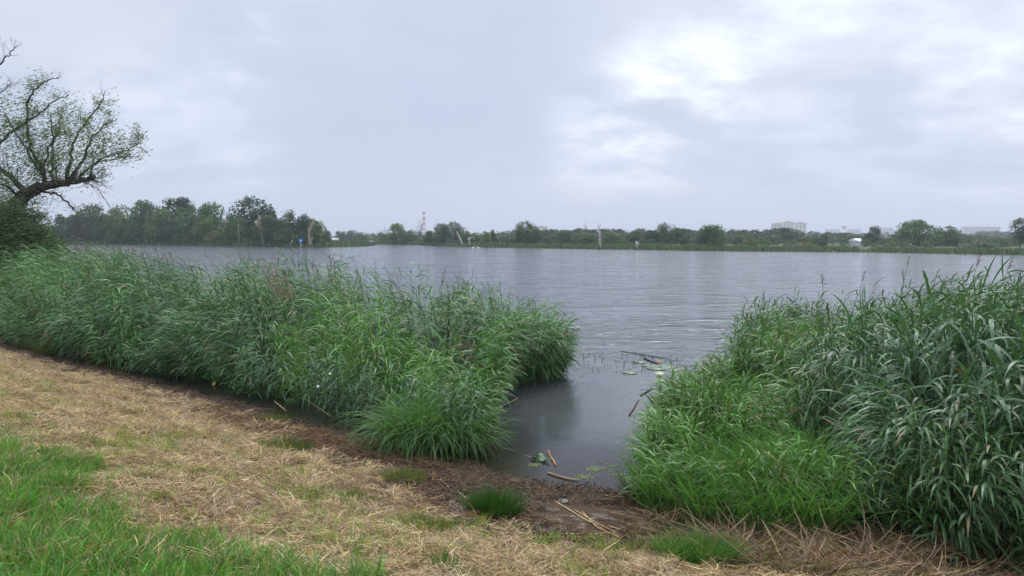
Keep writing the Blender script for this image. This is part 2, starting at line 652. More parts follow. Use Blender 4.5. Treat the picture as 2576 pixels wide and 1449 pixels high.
def trunk_bag(rng, h=.8, r=.022, col=(.07, .055, .045), limbs=6):
    bag = Bag()
    z = np.linspace(-.03, h, 6)
    wob = np.cumsum(rng.normal(0, .012, (6, 2)), 0)
    pts = np.column_stack((wob, z))
    bag.tube(pts, np.linspace(r, r * .25, 6), 6, col)
    for i in range(limbs):
        k = rng.integers(1, 5)
        a = rng.uniform(0, 6.28)
        L = rng.uniform(.15, .3)
        e = rng.uniform(.5, 1.0)
        p0 = pts[k]
        tt = np.linspace(0, 1, 4)[:, None]
        q = p0 + tt * L * np.array((math.cos(a) * math.cos(e), math.sin(a) * math.cos(e), math.sin(e))) + tt ** 2 * np.array((0, 0, .05))
        bag.tube(q, np.linspace(r * .5, r * .12, 4), 5, col)
    return bag


KINDS = {}


def def_kind(key, seed, lobes, faces, zlo, zhi, shape, size, th=.75, tr=.022, **kw):
    rng = np.random.default_rng(seed)
    c = lobes_crown(lobes, faces, zlo, zhi, shape, size, rng, **kw).mesh('crown', M_CROWN)
    tr_ = trunk_bag(rng, th, tr).mesh('trunk', M_BARK)
    KINDS[key] = (c, tr_)


dome = lambda s: math.sqrt(max(0.02, 1 - (s * 1.9 - .85) ** 2 * .85)) if s > .45 else .75 + .5 * s
ball = lambda s: math.sqrt(max(.03, 1 - (2 * s - .9) ** 2 * .85))
cone = lambda s: 1 - .85 * s
for i in range(3):
    def_kind('round%d' % i, 100 + i, 46, 3400, .06, .97, lambda s: dome(s), .030)
    def_kind('oak%d' % i, 120 + i, 30, 2300, .25, .97, lambda s: ball(s), .029, airy=.08)
    def_kind('willow%d' % i, 140 + i, 36, 3000, .12, .96, lambda s: ball(s), .028, droop=.14)
    def_kind('shrub%d' % i, 160 + i, 26, 1500, .05, .92, lambda s: dome(s), .035, th=.6)
    def_kind('tall%d' % i, 180 + i, 34, 2400, .05, .98, lambda s: 1 - .6 * s, .032, airy=.05)
TREE_COL = {'mid': (.074, .138, .038), 'light': (.110, .180, .044), 'dark': (.042, .082, .038), 'grey': (.090, .135, .062),
            'yellow': (.140, .170, .042), 'rust': (.14, .125, .06), 'lime': (.135, .215, .042)}


def tree(px, top, wpx, Y, kind, colr, label, name='tree', cat='tree', group=None):
    Y = on_land(px, Y)
    p = at(px, top, Y)
    z0 = float(height(p[0], p[1]))
    hgt_ = p[2] - z0
    wid = wpx / F * Y
    root = thing(name, label, cat, (p[0], p[1], z0), random.uniform(0, 6.28), group, (wid, wid, hgt_))
    cme, tme = KINDS[kind]
    c_ = link('crown', cme, root)
    c_.color = (*[v * random.uniform(.9, 1.12) for v in TREE_COL[colr]], 1)
    link('trunk', tme, root)
    return root


G_I = 'trees of the wooded point on the left'
ISLAND = [
    (140, 548, 70, 262, 'shrub0', 'mid', 'low leafy tree at the left end of the wooded point, behind the willow'),
    (188, 540, 62, 258, 'round0', 'grey', 'grey green rounded tree at the left of the wooded point, before the first tall one'),
    (228, 509, 78, 262, 'oak0', 'grey', 'thin crowned grey green tree standing apart at the left of the wooded point'),
    (262, 537, 60, 246, 'round1', 'mid', 'mid green tree filling the dip right of the thin crowned grey tree'),
    (302, 513, 74, 245, 'round2', 'light', 'light green tree at the left shoulder of the big clump on the point'),
    (345, 541, 64, 232, 'round1', 'mid', 'shore tree above the short white leaning dead trunk'),
    (360, 503, 76, 248, 'round0', 'mid', 'tall mid green tree left of the dark dome on the wooded point'),
    (400, 517, 72, 232, 'round2', 'light', 'bright light green tree in front of the dark dome'),
    (445, 495, 112, 252, 'round1', 'dark', 'dark domed tree, the broadest crown of the wooded point'),
    (432, 548, 66, 222, 'round0', 'dark', 'dark green low shore tree under the dark dome'),
    (472, 518, 76, 228, 'round2', 'mid', 'olive green tree right in front of the dark dome'),
    (512, 540, 64, 218, 'round1', 'light', 'light green lower tree left of the broken pale trunk with two stubs'),
    (530, 509, 72, 236, 'round0', 'mid', 'tree with a few bare twigs on top, just left of the tall airy oak'),
    (540, 578, 56, 208, 'shrub1', 'yellow', 'yellowish low bush above the shore reeds of the point'),
    (590, 540, 66, 214, 'round2', 'mid', 'leafy tree around the thin bare pole on the point'),
    (598, 525, 60, 226, 'oak1', 'dark', 'dark lower companion at the left foot of the tall airy oak'),
    (636, 492, 112, 230, 'oak2', 'dark', 'tall dark airy oak with sky showing through, highest tree of the point'),
    (668, 540, 70, 212, 'round1', 'mid', 'mid green tree right of the forked pale dead trunk'),
    (700, 548, 56, 212, 'round0', 'dark', 'dark tree between the forked trunk and the narrow pointed tree'),
    (727, 528, 52, 212, 'tall0', 'mid', 'narrow pointed tree right of the tall airy oak'),
    (714, 570, 56, 202, 'shrub2', 'mid', 'rounded shore bush left of the small blue sign'),
    (763, 536, 40, 212, 'oak0', 'dark', 'small dark airy tree left of the tall bare broken trunk'),
    (752, 578, 44, 204, 'shrub0', 'dark', 'dark bush directly behind the small blue sign'),
    (797, 552, 54, 208, 'round2', 'light', 'light green tree around the tall bare broken trunk at the tip of the point'),
    (822, 579, 26, 222, 'round0', 'dark', 'last small dark tree at the tip of the wooded point'),
]
for r in ISLAND:
    tree(*r, group=None)

MAIN = [
    (856, 581, 34, 420, 'round1', 'grey', 'left one of two hazy rounded trees behind the white hut'),
    (886, 578, 40, 420, 'round2', 'grey', 'right one of two hazy rounded trees behind the white hut'),
    (930, 597, 50, 350, 'shrub0', 'grey', 'low grey green bush behind the tiny white cabin'),
    (968, 588, 34, 300, 'shrub1', 'grey', 'bush at the foot of the grey bare crown left of the tall round tree'),
    (998, 561, 48, 292, 'round0', 'light', 'tall round tree left of the striped chimney'),
    (1024, 583, 44, 285, 'round2', 'mid', 'low tree between the tall round tree and the bare tree'),
    (1038, 576, 34, 300, 'oak1', 'mid', 'thin leafy tree just left of the bare tree before the chimney'),
    (1080, 580, 44, 262, 'round1', 'mid', 'leafy tree at the foot of the striped chimney'),
    (1112, 562, 52, 258, 'round0', 'grey', 'left half of the broad clump right of the chimney'),
    (1143, 556, 50, 255, 'oak2', 'grey', 'highest crown of the broad clump right of the chimney'),
    (1170, 580, 46, 245, 'round2', 'mid', 'tree behind the leaning white trunk'),
    (1198, 583, 40, 245, 'shrub1', 'mid', 'low tree between the leaning white trunk and the bright green tree'),
    (1224, 584, 28, 232, 'round1', 'lime', 'bright yellow green small tree on the far shore'),
    (1240, 577, 26, 250, 'tall1', 'grey', 'narrow grey tree just behind the bright yellow green one'),
    (1278, 590, 60, 250, 'shrub2', 'grey', 'wide low bush left of the drooping willow'),
    (1322, 553, 54, 236, 'willow0', 'mid', 'drooping willow standing above the far shore left of the pale block'),
    (1348, 566, 36, 232, 'willow1', 'grey', 'smaller drooping willow right beside the taller one'),
    (1420, 578, 70, 262, 'round0', 'grey', 'broad tree right of the pale block in the middle of the far shore'),
    (1480, 584, 56, 250, 'round2', 'mid', 'low tree left of the tall bare dead tree'),
    (1535, 583, 60, 250, 'round1', 'grey', 'low tree right of the tall bare dead tree'),
    (1598, 580, 56, 240, 'oak0', 'mid', 'airy tree above the pale broken stump pair'),
    (1640, 578, 40, 236, 'round1', 'dark', 'dark tree left of the airy crown on the middle right shore'),
    (1676, 558, 50, 236, 'oak1', 'mid', 'airy crown left of the big drooping willow'),
    (1712, 573, 52, 236, 'round0', 'mid', 'rounded tree between the airy crown and the big drooping willow'),
    (1793, 560, 66, 222, 'willow2', 'mid', 'big drooping willow with bare twigs on its left side'),
    (1762, 580, 40, 225, 'willow0', 'grey', 'lower drooping tree at the left foot of the big willow'),
    (1886, 593, 46, 205, 'shrub0', 'yellow', 'yellow green rounded shrub left of the tower blocks'),
    (1970, 572, 92, 330, 'round1', 'dark', 'wide dark tree in front of the tower blocks'),
    (2022, 608, 60, 200, 'shrub1', 'rust', 'rusty low shrub below the tower blocks'),
    (2068, 589, 34, 215, 'shrub2', 'dark', 'dark bush below the first long low block'),
    (2200, 566, 34, 245, 'oak0', 'dark', 'slim dark tree with an airy top right of the water tower'),
    (2186, 585, 40, 240, 'round1', 'dark', 'dark lower tree covering the end of the white roof'),
    (2240, 606, 34, 195, 'shrub0', 'yellow', 'yellowish bush right of the white roof'),
    (2306, 553, 96, 232, 'round0', 'mid', 'big domed tree, the tallest of the right-hand far shore'),
    (2380, 567, 84, 238, 'round2', 'mid', 'broad tree right beside the big domed tree'),
    (2460, 604, 90, 205, 'shrub1', 'mid', 'wide low bush below the long flat block'),
    (2568, 546, 50, 200, 'oak2', 'dark', 'dark tree cut by the right edge of the view'),
]
for r in MAIN:
    tree(*r)

# far woods: one mass
bag = Bag()
rngw = np.random.default_rng(5)


def wood(px0, px1, top0, top1, Y0, Y1, n, colr, faces=520, wid=(4.5, 8.5), jit=3):
    for i in range(n):
        f = rngw.uniform(0, 1)
        px = px0 + (px1 - px0) * f
        Y = rngw.uniform(Y0, Y1)
        Y = on_land(px, Y)
        top = top0 + (top1 - top0) * f + rngw.uniform(-jit, jit * 1.5)
        p = at(px, top, Y)
        z0 = float(height(p[0], p[1]))
        if p[2] - z0 < 1.0:
            continue
        wd_ = min(rngw.uniform(*wid) * Y / 250, (p[2] - z0) * 1.5)
        b_ = lobes_crown(16, faces, .06, .96, dome, .046, rngw)
        V = np.concatenate(b_.V) * np.array((wd_, wd_, p[2] - z0)) + np.array((p[0], p[1], z0))
        bag.add(V, [np.arange(len(V)).reshape(-1, 4)], np.concatenate(b_.C) * np.array(TREE_COL[colr]) * rngw.uniform(.8, 1.2))


wood(150, 800, 538, 556, 240, 275, 80, 'dark', jit=8)
wood(130, 820, 588, 588, 212, 235, 46, 'mid', jit=8)
wood(900, 1320, 585, 584, 300, 420, 40, 'grey')
wood(1280, 1950, 577, 575, 300, 420, 130, 'dark')
wood(1280, 1950, 586, 586, 260, 300, 70, 'grey', jit=5)
wood(1280, 1950, 592, 592, 235, 290, 46, 'mid', jit=6)
wood(1950, 2160, 580, 588, 330, 520, 50, 'grey')
wood(2150, 2576, 592, 590, 300, 420, 60, 'grey', jit=5)
wood(1950, 2576, 599, 602, 215, 280, 80, 'mid', jit=6)
wood(2100, 2600, 588, 580, 600, 1100, 60, 'dark', jit=3)
wood(1480, 2600, 604, 610, 205, 225, 30, 'mid', jit=5)
tag(link('far_woodland', bag.mesh('far_woodland', leaf_mat('woodland', .6, .2, .2, rnd=0))), 'hazy mixed woodland filling the far shore behind the single trees', None, None, 'stuff')

# far shore reed fringe
bag = Bag()
n = 26000
fl = np.hypot(*(FAR[1:] - FAR[:-1]).T)
vis = np.arange(2, 17)
seg = RNG.choice(vis, n, p=fl[vis] / fl[vis].sum())
tt = RNG.uniform(0, 1, n)
dd = FAR[seg + 1] - FAR[seg]
nn = np.stack((-dd[:, 1], dd[:, 0]), 1) / np.hypot(dd[:, 0], dd[:, 1])[:, None]
xy = FAR[seg] + dd * tt[:, None] + nn * RNG.uniform(-2.0, 9, (n, 1))
hh = (1.0 + .8 * fbm(xy[:, 0] * .12, xy[:, 1] * .12, 4)) * RNG.uniform(.75, 1.1, n)
bag.ribbons(np.column_stack((xy, np.maximum(height(xy[:, 0], xy[:, 1]), -.1))), RNG.uniform(0, 6.28, n), 1.45, RNG.uniform(.3, 1.2, n), hh, RNG.uniform(.12, .3, n), 2,
            [1, .8, .1], RNG.uniform(0, 3, n), vary((.085, .135, .052), n, .22) * (.75 + .5 * fbm(xy[:, 0] * .05, xy[:, 1] * .05, 9))[:, None])
tag(link('far_reed_fringe', bag.mesh('far_reed_fringe', M_REED)), 'band of green reeds along the far water edge', None, None, 'stuff')


# dead trunks and bare trees across the water
def branchy(bag, p, d, L, r, depth, rng, col, spread=.5, up=.15, k=5, tips=None):
    n_ = 4
    pts = [np.array(p)]
    dirn = np.array(d, float)
    for i in range(n_):
        dirn = dirn + rng.normal(0, .12, 3) + np.array((0, 0, up * .3))
        dirn /= np.linalg.norm(dirn)
        pts.append(pts[-1] + dirn * L / n_)
    bag.tube(np.array(pts), np.linspace(r, r * .5, n_ + 1), k, col)
    if tips is not None:
        tips.extend(pts[1:])
    if depth <= 0:
        return
    for q in range(rng.integers(2, 4)):
        i = rng.integers(1, n_ + 1)
        nd = dirn + rng.normal(0, spread, 3)
        nd /= np.linalg.norm(nd)
        branchy(bag, pts[i], nd, L * rng.uniform(.5, .75), r * .5, depth - 1, rng, col, spread, up, max(3, k - 1), tips)


PALE = (.26, .225, .19)


def dead_trunk(parts, Y, label, col=PALE, name='dead_tree'):
    """parts: lists of (px, py, radius m) drawn at distance Y"""
    Y = on_land(parts[0][0][0], Y, .6)
    base = at(*parts[0][0][:2], Y)
    z0 = float(height(base[0], base[1]))
    root = np.array((base[0], base[1], z0))
    bag = Bag()
    for pr in parts:
        P = np.array([at(a, b_, Y + .15 * i) for i, (a, b_, _) in enumerate(pr)]) - root
        if pr is parts[0]:
            P = np.vstack((np.array((P[0, 0], P[0, 1], -.3)), P))
            R = [pr[0][2] * 1.15] + [q[2] for q in pr]
        else:
            R = [q[2] for q in pr]
        bag.tube(P, R, 7, col)
    return tag(link(name, bag.mesh(name, M_DEAD), None, tuple(root)), label, 'dead tree')


dead_trunk([[(569, 600, .55), (567, 580, .6), (570, 562, .7), (572, 553, .75)], [(570, 566, .5), (564, 556, .5), (562, 550, .4)], [(567, 580, .4), (561, 574, .25)]], 206,
           'thick pale broken trunk with two short stubs at its top, on the wooded point')
dead_trunk([[(662, 606, .62), (660, 592, .6), (657, 575, .55), (654, 560, .4), (652, 541, .22)], [(657, 580, .5), (649, 566, .5), (643, 556, .55)]], 201,
           'forked pale dead trunk, one prong broken short, right of the tall oak')
dead_trunk([[(779, 612, .45), (778, 595, .42), (779, 578, .5), (785, 566, .42), (790, 555, .34), (789, 548, .18)], [(789, 556, .15), (797, 556, .05)], [(787, 562, .12), (796, 565, .04)]], 201,
           'tall bare broken trunk bending to the right near the tip of the point')
dead_trunk([[(378, 614, .4), (375, 603, .36), (372, 592, .3)]], 222, 'short white leaning dead trunk at the water edge under the big clump', (.40, .37, .32))
dead_trunk([[(601, 603, .2), (600, 580, .17), (599, 555, .1)]], 202, 'thin bare greenish pole standing left of the forked dead trunk', (.20, .21, .13))
dead_trunk([[(782, 612, .35), (784, 603, .3), (786, 596, .25)]], 200, 'short pale stump right at the foot of the bending bare trunk')
dead_trunk([[(1163, 614, .3), (1157, 600, .28), (1151, 588, .2), (1149, 582, .12)]], 224, 'white leaning trunk on the far shore right of the broad clump', (.40, .38, .34))
dead_trunk([[(1182, 614, .22), (1180, 604, .2), (1177, 598, .12)], [(1181, 608, .15), (1183, 596, .1)]], 222, 'small forked white stump right of the leaning white trunk', (.5, .47, .42))
dead_trunk([[(1510, 620, .3), (1510, 600, .26), (1508, 580, .2)]], 192, 'pale lower stem of a snag at the far shore, left of the bare crown', (.42, .40, .37))
dead_trunk([[(1601, 625, .4), (1602, 615, .32), (1600, 606, .2)], [(1603, 618, .25), (1605, 608, .12)]], 185, 'pair of pale broken stumps at the water edge of the far shore', (.42, .38, .33))


def bare_tree(px, base_py, top_py, Y, label, seed, spread=.45, r=.25, col=(.16, .13, .12), stems=3, name='bare_tree'):
    rng = np.random.default_rng(seed)
    Y = on_land(px, Y)
    p0 = at(px, base_py, Y)
    z0 = float(height(p0[0], p0[1]))
    Ht = at(px, top_py, Y)[2] - z0
    bag = Bag()
    for s_ in range(stems):
        d = np.array((rng.normal(0, .22), rng.normal(0, .2), 1))
        branchy(bag, (0, 0, -.1), d / np.linalg.norm(d), Ht * .52, r, 3, rng, col, spread, .5)
    return tag(link(name, bag.mesh(name, M_DEAD), None, (p0[0], p0[1], z0)), label, 'bare tree')


bare_tree(962, 606, 566, 300, 'grey bare crown rising left of the tall round tree', 3, r=.2)
bare_tree(1056, 606, 550, 275, 'bare leafless tree standing in front of the striped chimney', 4, .4, .15, stems=3)
bare_tree(1098, 600, 558, 262, 'dark dead branches sticking out left of the broad clump', 6, .3, .2)
bare_tree(1172, 606, 564, 246, 'Y shaped dead tree rising right of the broad clump', 8, .35, .18, (.25, .21, .18), 2)
bare_tree(1300, 606, 568, 244, 'bare twigs rising at the left side of the drooping far willow', 9, .35, .16)
bare_tree(1478, 606, 562, 262, 'thin dead twigs above the trees left of the tall bare dead tree', 12, .35, .16, (.22, .19, .18))
bare_tree(1508, 612, 560, 196, 'tall bare dead tree with a forked crown in the middle of the far shore', 14, .35, .2, (.30, .27, .25), 2)
bare_tree(1588, 606, 566, 250, 'thin dead twigs above the woods right of the tall bare dead tree', 15, .35, .14, (.25, .22, .21), 2)
bare_tree(1772, 606, 560, 226, 'bare twigs at the left side of the big drooping willow', 17, .4, .16, (.2, .17, .16))
bare_tree(528, 560, 506, 238, 'few bare twigs on top of the wooded point left of the tall oak', 19, .3, .2, (.17, .14, .12), 2)


# ------------------------------------------------------------------ far buildings
def part_box(name, c, s, col, parent, mat=None, rz=0):
    b_ = Bag()
    b_.box((0, 0, 0), s, col, rz)
    return link(name, b_.mesh(name, mat or M_WALL, False), parent, c)


def lathe(bag, prof, k=20, col=(1, 1, 1)):
    prof = np.asarray(prof, float)
    a = np.arange(k) * 2 * math.pi / k
    V = np.stack((prof[:, None, 0] * np.cos(a), prof[:, None, 0] * np.sin(a), np.broadcast_to(prof[:, None, 1], (len(prof), k))), -1).reshape(-1, 3)
    i = np.arange(len(prof) - 1)[:, None] * k
    j = np.arange(k)[None]
    j2 = (j + 1) % k
    Q = np.stack((i + j, i + j2, i + k + j2, i + k + j), -1).reshape(-1, 4)
    bag.add(V, [Q, np.array([list(range(k))[::-1], [(len(prof) - 1) * k + q for q in range(k)]])], col)


# chimney
CY = 2150
pc = at(1066.5, 533, CY)
zc0 = 4.0
hc = pc[2] - zc0
ch = thing('chimney', 'tall red and white striped factory chimney far behind the trees', 'chimney', (pc[0], pc[1], zc0))
nb_ = 9
for i in range(nb_):
    z0_, z1_ = hc * i / nb_, hc * (i + 1) / nb_ - .05
    r0, r1 = 6.4 - 1.7 * i / nb_, 6.4 - 1.7 * (i + 1) / nb_
    bg_ = Bag()
    lathe(bg_, [(r0, z0_), (r1, z1_)], 24, (.50, .22, .19) if i % 2 == 0 else (.82, .80, .77))
    link('band', bg_.mesh('band', M_PAINT), ch)
bg_ = Bag()
lathe(bg_, [(4.5, hc - .05), (5.0, hc + .3), (5.0, hc + .9), (4.2, hc + .9)], 24, (.4, .2, .18))
link('rim', bg_.mesh('rim', M_PAINT), ch)


def block(px0, px1, top, Y, dep, label, wall, floors, cols, rz=0.0, base=None, name='tower_block', cat='building', roof=True):
    a, b2 = at(px0, top, Y), at(px1, top, Y)
    z0 = float(height(a[0], a[1])) if base is None else base
    wdt, hh_ = b2[0] - a[0], (a[2] + b2[2]) / 2 - z0
    root = thing(name, label, cat, ((a[0] + b2[0]) / 2, Y, z0), rz)
    part_box('wall', (0, 0, hh_ / 2 - 1), (wdt, dep, hh_ + 2), wall, root)
    if roof:
        part_box('roof', (0, 0, hh_ + .35), (wdt + .6, dep + .6, .6), (.33, .30, .29), root)
        part_box('lift_house', (wdt * .1, 0, hh_ + 1.7), (wdt * .25, dep * .4, 2.1), (.5, .46, .42), root)
    wme = None
    for f_ in range(floors):
        for c_ in range(cols):
            if wme is None:
                q = Bag()
                q.box((0, 0, 0), (wdt / cols * .55, .3, hh_ / floors * .5), (.17, .19, .23))
                wme = q.mesh('window', M_PAINT, False)
            link('window', wme, root, (-wdt / 2 + wdt * (c_ + .5) / cols, -dep / 2 - .05, hh_ * (f_ + .5) / floors))
    return root


block(1943, 1966, 563, 1500, 16, 'left and pinkest of the three tall tower blocks above the woods', (.66, .56, .50), 12, 3)
block(1967, 1993.5, 559, 1490, 16, 'middle cream tower block, tallest of the three above the woods', (.78, .72, .56), 12, 3)
block(1996, 2025, 561.5, 1530, 16, 'right tower block standing a little apart from the other two', (.76, .69, .55), 12, 3)
block(1350, 1377, 569, 1300, 14, 'pale block showing above the middle of the far woods right of the willow', (.75, .68, .58), 7, 4, roof=False)
block(2078, 2110, 576.5, 1900, 14, 'long low block left of the water tower', (.72, .72, .72), 7, 8, roof=False, name='apartment_block')
block(2132, 2162, 576.5, 1900, 14, 'long low block right of the water tower', (.74, .74, .74), 7, 8, roof=False, name='apartment_block')
block(2218, 2244, 573, 1900, 14, 'small flat block right of the slim dark tree', (.70, .69, .68), 6, 6, roof=False, name='apartment_block')
block(2421, 2512, 570.5, 1700, 14, 'very long flat block on the skyline at the right', (.66, .65, .66), 7, 16, roof=False, name='apartment_block')

# water tower
wt = at(2123, 563, 2000)
zt = 5.0
htw = wt[2] - zt
wt_o = thing('water_tower', 'mushroom shaped water tower on a slim shaft between two low blocks', 'water tower', (wt[0], wt[1], zt))
bg_ = Bag()
lathe(bg_, [(3.6, 0), (2.6, htw * .3), (2.4, htw * .62)], 20, (.72, .71, .70))
link('shaft', bg_.mesh('shaft', M_PAINT), wt_o)
bg_ = Bag()
lathe(bg_, [(2.5, htw * .62), (4.5, htw * .7), (7.6, htw * .80), (7.8, htw * .86), (5.5, htw * .95), (1.2, htw)], 24, (.66, .65, .66))
link('tank', bg_.mesh('tank', M_PAINT), wt_o)


def hut(px0, px1, eave_py, Y, dep, label, name='hut', wall=(.52, .52, .50), roof=(.45, .42, .40), rise=.8, wins=2, base=None, rz=0.0, gable=True):
    a, b2 = at(px0, eave_py, Y), at(px1, eave_py, Y)
    z0 = float(height(a[0], Y)) if base is None else base
    wdt, hh_ = b2[0] - a[0], (a[2] + b2[2]) / 2 - z0
    root = thing(name, label, 'building', ((a[0] + b2[0]) / 2, Y, z0), rz)
    part_box('wall', (0, 0, hh_ / 2 - .3), (wdt, dep, hh_ + .6), wall, root)
    bg_ = Bag()
    x, y = wdt / 2 + .3, dep / 2 + .3
    V = [(-x, -y, hh_), (x, -y, hh_), (x, y, hh_), (-x, y, hh_), (-x, 0, hh_ + rise), (x, 0, hh_ + rise)]
    bg_.add(V, [np.array([(0, 1, 5, 4), (2, 3, 4, 5), (0, 3, 2, 1)]), np.array([(0, 4, 3), (1, 2, 5)])], roof)
    link('roof', bg_.mesh('roof', M_PAINT, False), root)
    for i in range(wins):
        part_box('window', (-wdt / 2 + wdt * (i + .5) / wins, -dep / 2 - .04, hh_ * .55), (wdt / wins * .4, .1, hh_ * .38), (.12, .14, .17), root, M_PAINT)
    return root


hut(834, 850, 603, 310, 5, 'small white hut with a flat pitched roof right of the wooded point', base=.4)
hut(931, 942, 608, 300, 3, 'tiny white cabin at the far end of the lake', base=.4, wins=1, rise=.4)
hut(2148, 2176, 607, 250, 9, 'long building with a bright white roof among the bushes at the right', wall=(.62, .60, .6), roof=(.9, .9, .92), rise=1.0, wins=4)
hut(2296, 2306, 611, 262, 6, 'bit of a white roofed shed under the big domed tree', wall=(.6, .6, .6), roof=(.88, .88, .9), rise=.5, wins=1)

# blue sign on the point
sp = at(757, 606, on_land(757, 180, -2.4))
sz = float(max(height(sp[0], sp[1]), 0))
sg = thing('sign', 'small blue navigation sign with a white mark on a post at the wooded point', 'sign', (sp[0], sp[1], sz))
zt_ = sp[2] - sz
part_box('post', (0, 0, zt_ / 2 - .3), (.16, .16, zt_ + .4), (.75, .75, .75), sg, M_PAINT)
bd = part_box('board', (0, -.12, zt_ + .1), (1.05, .06, 1.1), (.03, .16, .55), sg, M_PAINT)
part_box('mark', (0, -.04, .05), (.55, .02, .22), (.85, .87, .9), bd, M_PAINT)

# swans
for (px, py, lab, rz) in ((1190, 622.4, 'left one of two white swans swimming close to the far shore', 0.3), (1203, 622.6, 'right one of two white swans swimming close to the far shore', 2.9)):
    q = gnd(px, py, 0.0)
    q = at(px, py, min(q[1], 208))
    bg_ = Bag()
    body = np.array([(-.62, 0, .30), (-.5, 0, .24), (-.25, 0, .2), (.05, 0, .2), (.3, 0, .22), (.44, 0, .3), (.52, 0, .48), (.48, 0, .68), (.46, 0, .84), (.53, 0, .93), (.62, 0, .92)])
    bg_.tube(body, [.03, .12, .22, .25, .2, .11, .06, .05, .05, .065, .045], 10, (.86, .86, .84))
    so = tag(link('swan', bg_.mesh('swan', M_PETAL), None, (q[0], q[1], -.04), (0, 0, rz), (.7, .7, .7)), lab, 'swan')
    bk = Bag()
    bk.tube([(.65, 0, .915), (.76, 0, .88)], [.03, .012], 6, (.7, .25, .05))
    link('beak', bk.mesh('beak', M_PETAL), so)

# ------------------------------------------------------------------ the half-dead willow
WY0 = 36.0
rngt = np.random.default_rng(21)
TIPS = []
LIMBS = [
    ([(-8, 650), (0, 610), (14, 560), (30, 530), (48, 504), (66, 487), (100, 472)], .52, .30),
    ([(100, 472), (140, 463), (174, 459), (217, 452), (239, 443)], .27, .11),
    ([(113, 462), (113, 450), (100, 415), (78, 372), (67, 311), (69, 259), (87, 229), (117, 205), (148, 194)], .22, .03),
    ([(112, 460), (108, 441), (78, 398), (48, 346), (35, 328), (18, 296)], .17, .03),
    ([(-40, 400), (0, 359), (43, 320), (87, 294), (130, 259), (174, 237)], .17, .03),
    ([(130, 460), (132, 420), (132, 363), (148, 328), (150, 300), (160, 270)], .15, .03),
    ([(112, 455), (110, 437), (122, 372), (135, 346), (128, 300)], .13, .03),
    ([(169, 458), (178, 389), (191, 341), (226, 294), (256, 259), (263, 237)], .17, .025),
    ([(174, 456), (208, 406), (226, 354), (260, 315), (295, 298)], .16, .025),
    ([(195, 454), (226, 419), (260, 404), (312, 393), (347, 393)], .11, .015),
    ([(226, 448), (230, 415), (269, 393), (321, 376), (347, 359), (347, 337)], .10, .015),
    ([(105, 478), (130, 486), (152, 493), (182, 521), (187, 528)], .10, .05),
    ([(205, 455), (225, 462), (247, 480), (278, 524)], .05, .015),
    ([(230, 448), (245, 455), (269, 469)], .05, .02),
    ([(66, 490), (35, 450), (0, 424), (-40, 400), (-70, 330), (-60, 240), (-20, 180), (10, 150), (26, 133), (39, 118)], .26, .02),
    ([(50, 500), (20, 470), (-20, 455)], .15, .06),
    ([(-62, 300), (-20, 240), (10, 226), (30, 208)], .10, .02),
]
wroot_p = at(-8, 650, WY0)
wz = float(height(wroot_p[0], wroot_p[1]))
wroot = thing('willow_tree', 'half dead old willow with bare branch tips leaning out over the reeds', 'tree', (wroot_p[0], wroot_p[1], wz))
O = np.array((wroot_p[0], wroot_p[1], wz))
BARK = (.066, .052, .048)
tb, limb_b, twig_b, leaf_b = Bag(), Bag(), Bag(), Bag()
leaf_pts = []
for li, (pp, r0, r1) in enumerate(LIMBS):
    drift = 0 if li < 2 else rngt.uniform(-2.2, 2.2)
    n_ = len(pp)
    P = np.array([at(a, b_, WY0 + drift * (i / (n_ - 1)) ** 1.2) for i, (a, b_) in enumerate(pp)]) - O
    if li == 0:
        P[0, 2] = -.3
    # denser, wobbling
    tq = np.linspace(0, n_ - 1, n_ * 4)
    P2 = np.stack([np.interp(tq, np.arange(n_), P[:, k]) for k in range(3)], 1)
    P2[1:-1] += rngt.normal(0, .035, (len(P2) - 2, 3))
    R = r0 + (r1 - r0) * np.linspace(0, 1, len(P2)) ** (.8 if li < 2 else .55)
    R = R * (1 if li < 2 else .7)
    (tb if li == 0 else limb_b).tube(P2, R, 8, BARK)
    if li == 0:
        for q in P2[8:]:
            leaf_pts.append((q, .6, 26))
        continue
    T = np.gradient(P2, axis=0)
    T /= np.linalg.norm(T, axis=1, keepdims=True)
    droopy = li in (11, 12, 13)
    for i in range(3, len(P2)):
        f = i / len(P2)
        for rep in range(1):
            if rngt.uniform() < .25:
                continue
            d = T[i] + rngt.normal(0, .6, 3) + np.array((0, 0, -.3 if droopy else .35))
            d /= np.linalg.norm(d)
            branchy(twig_b, P2[i], d, rngt.uniform(.5, 1.35) * (1.1 - .7 * f), max(.010, R[i] * .22), 1 if droopy else 2, rngt, BARK, .5, .25, 4, TIPS if (f < .82 and not droopy and li not in (14, 16)) else None)
        if not droopy and f < .8 and li not in (14, 16):
            leaf_pts.append((P2[i], .8, int(26 * (1 - .7 * f))))
        elif droopy:
            leaf_pts.append((P2[i], .35, 5))
leaf_pts += [(q, .30, int(rngt.integers(0, 9) * (rngt.uniform() < .6))) for q in TIPS]
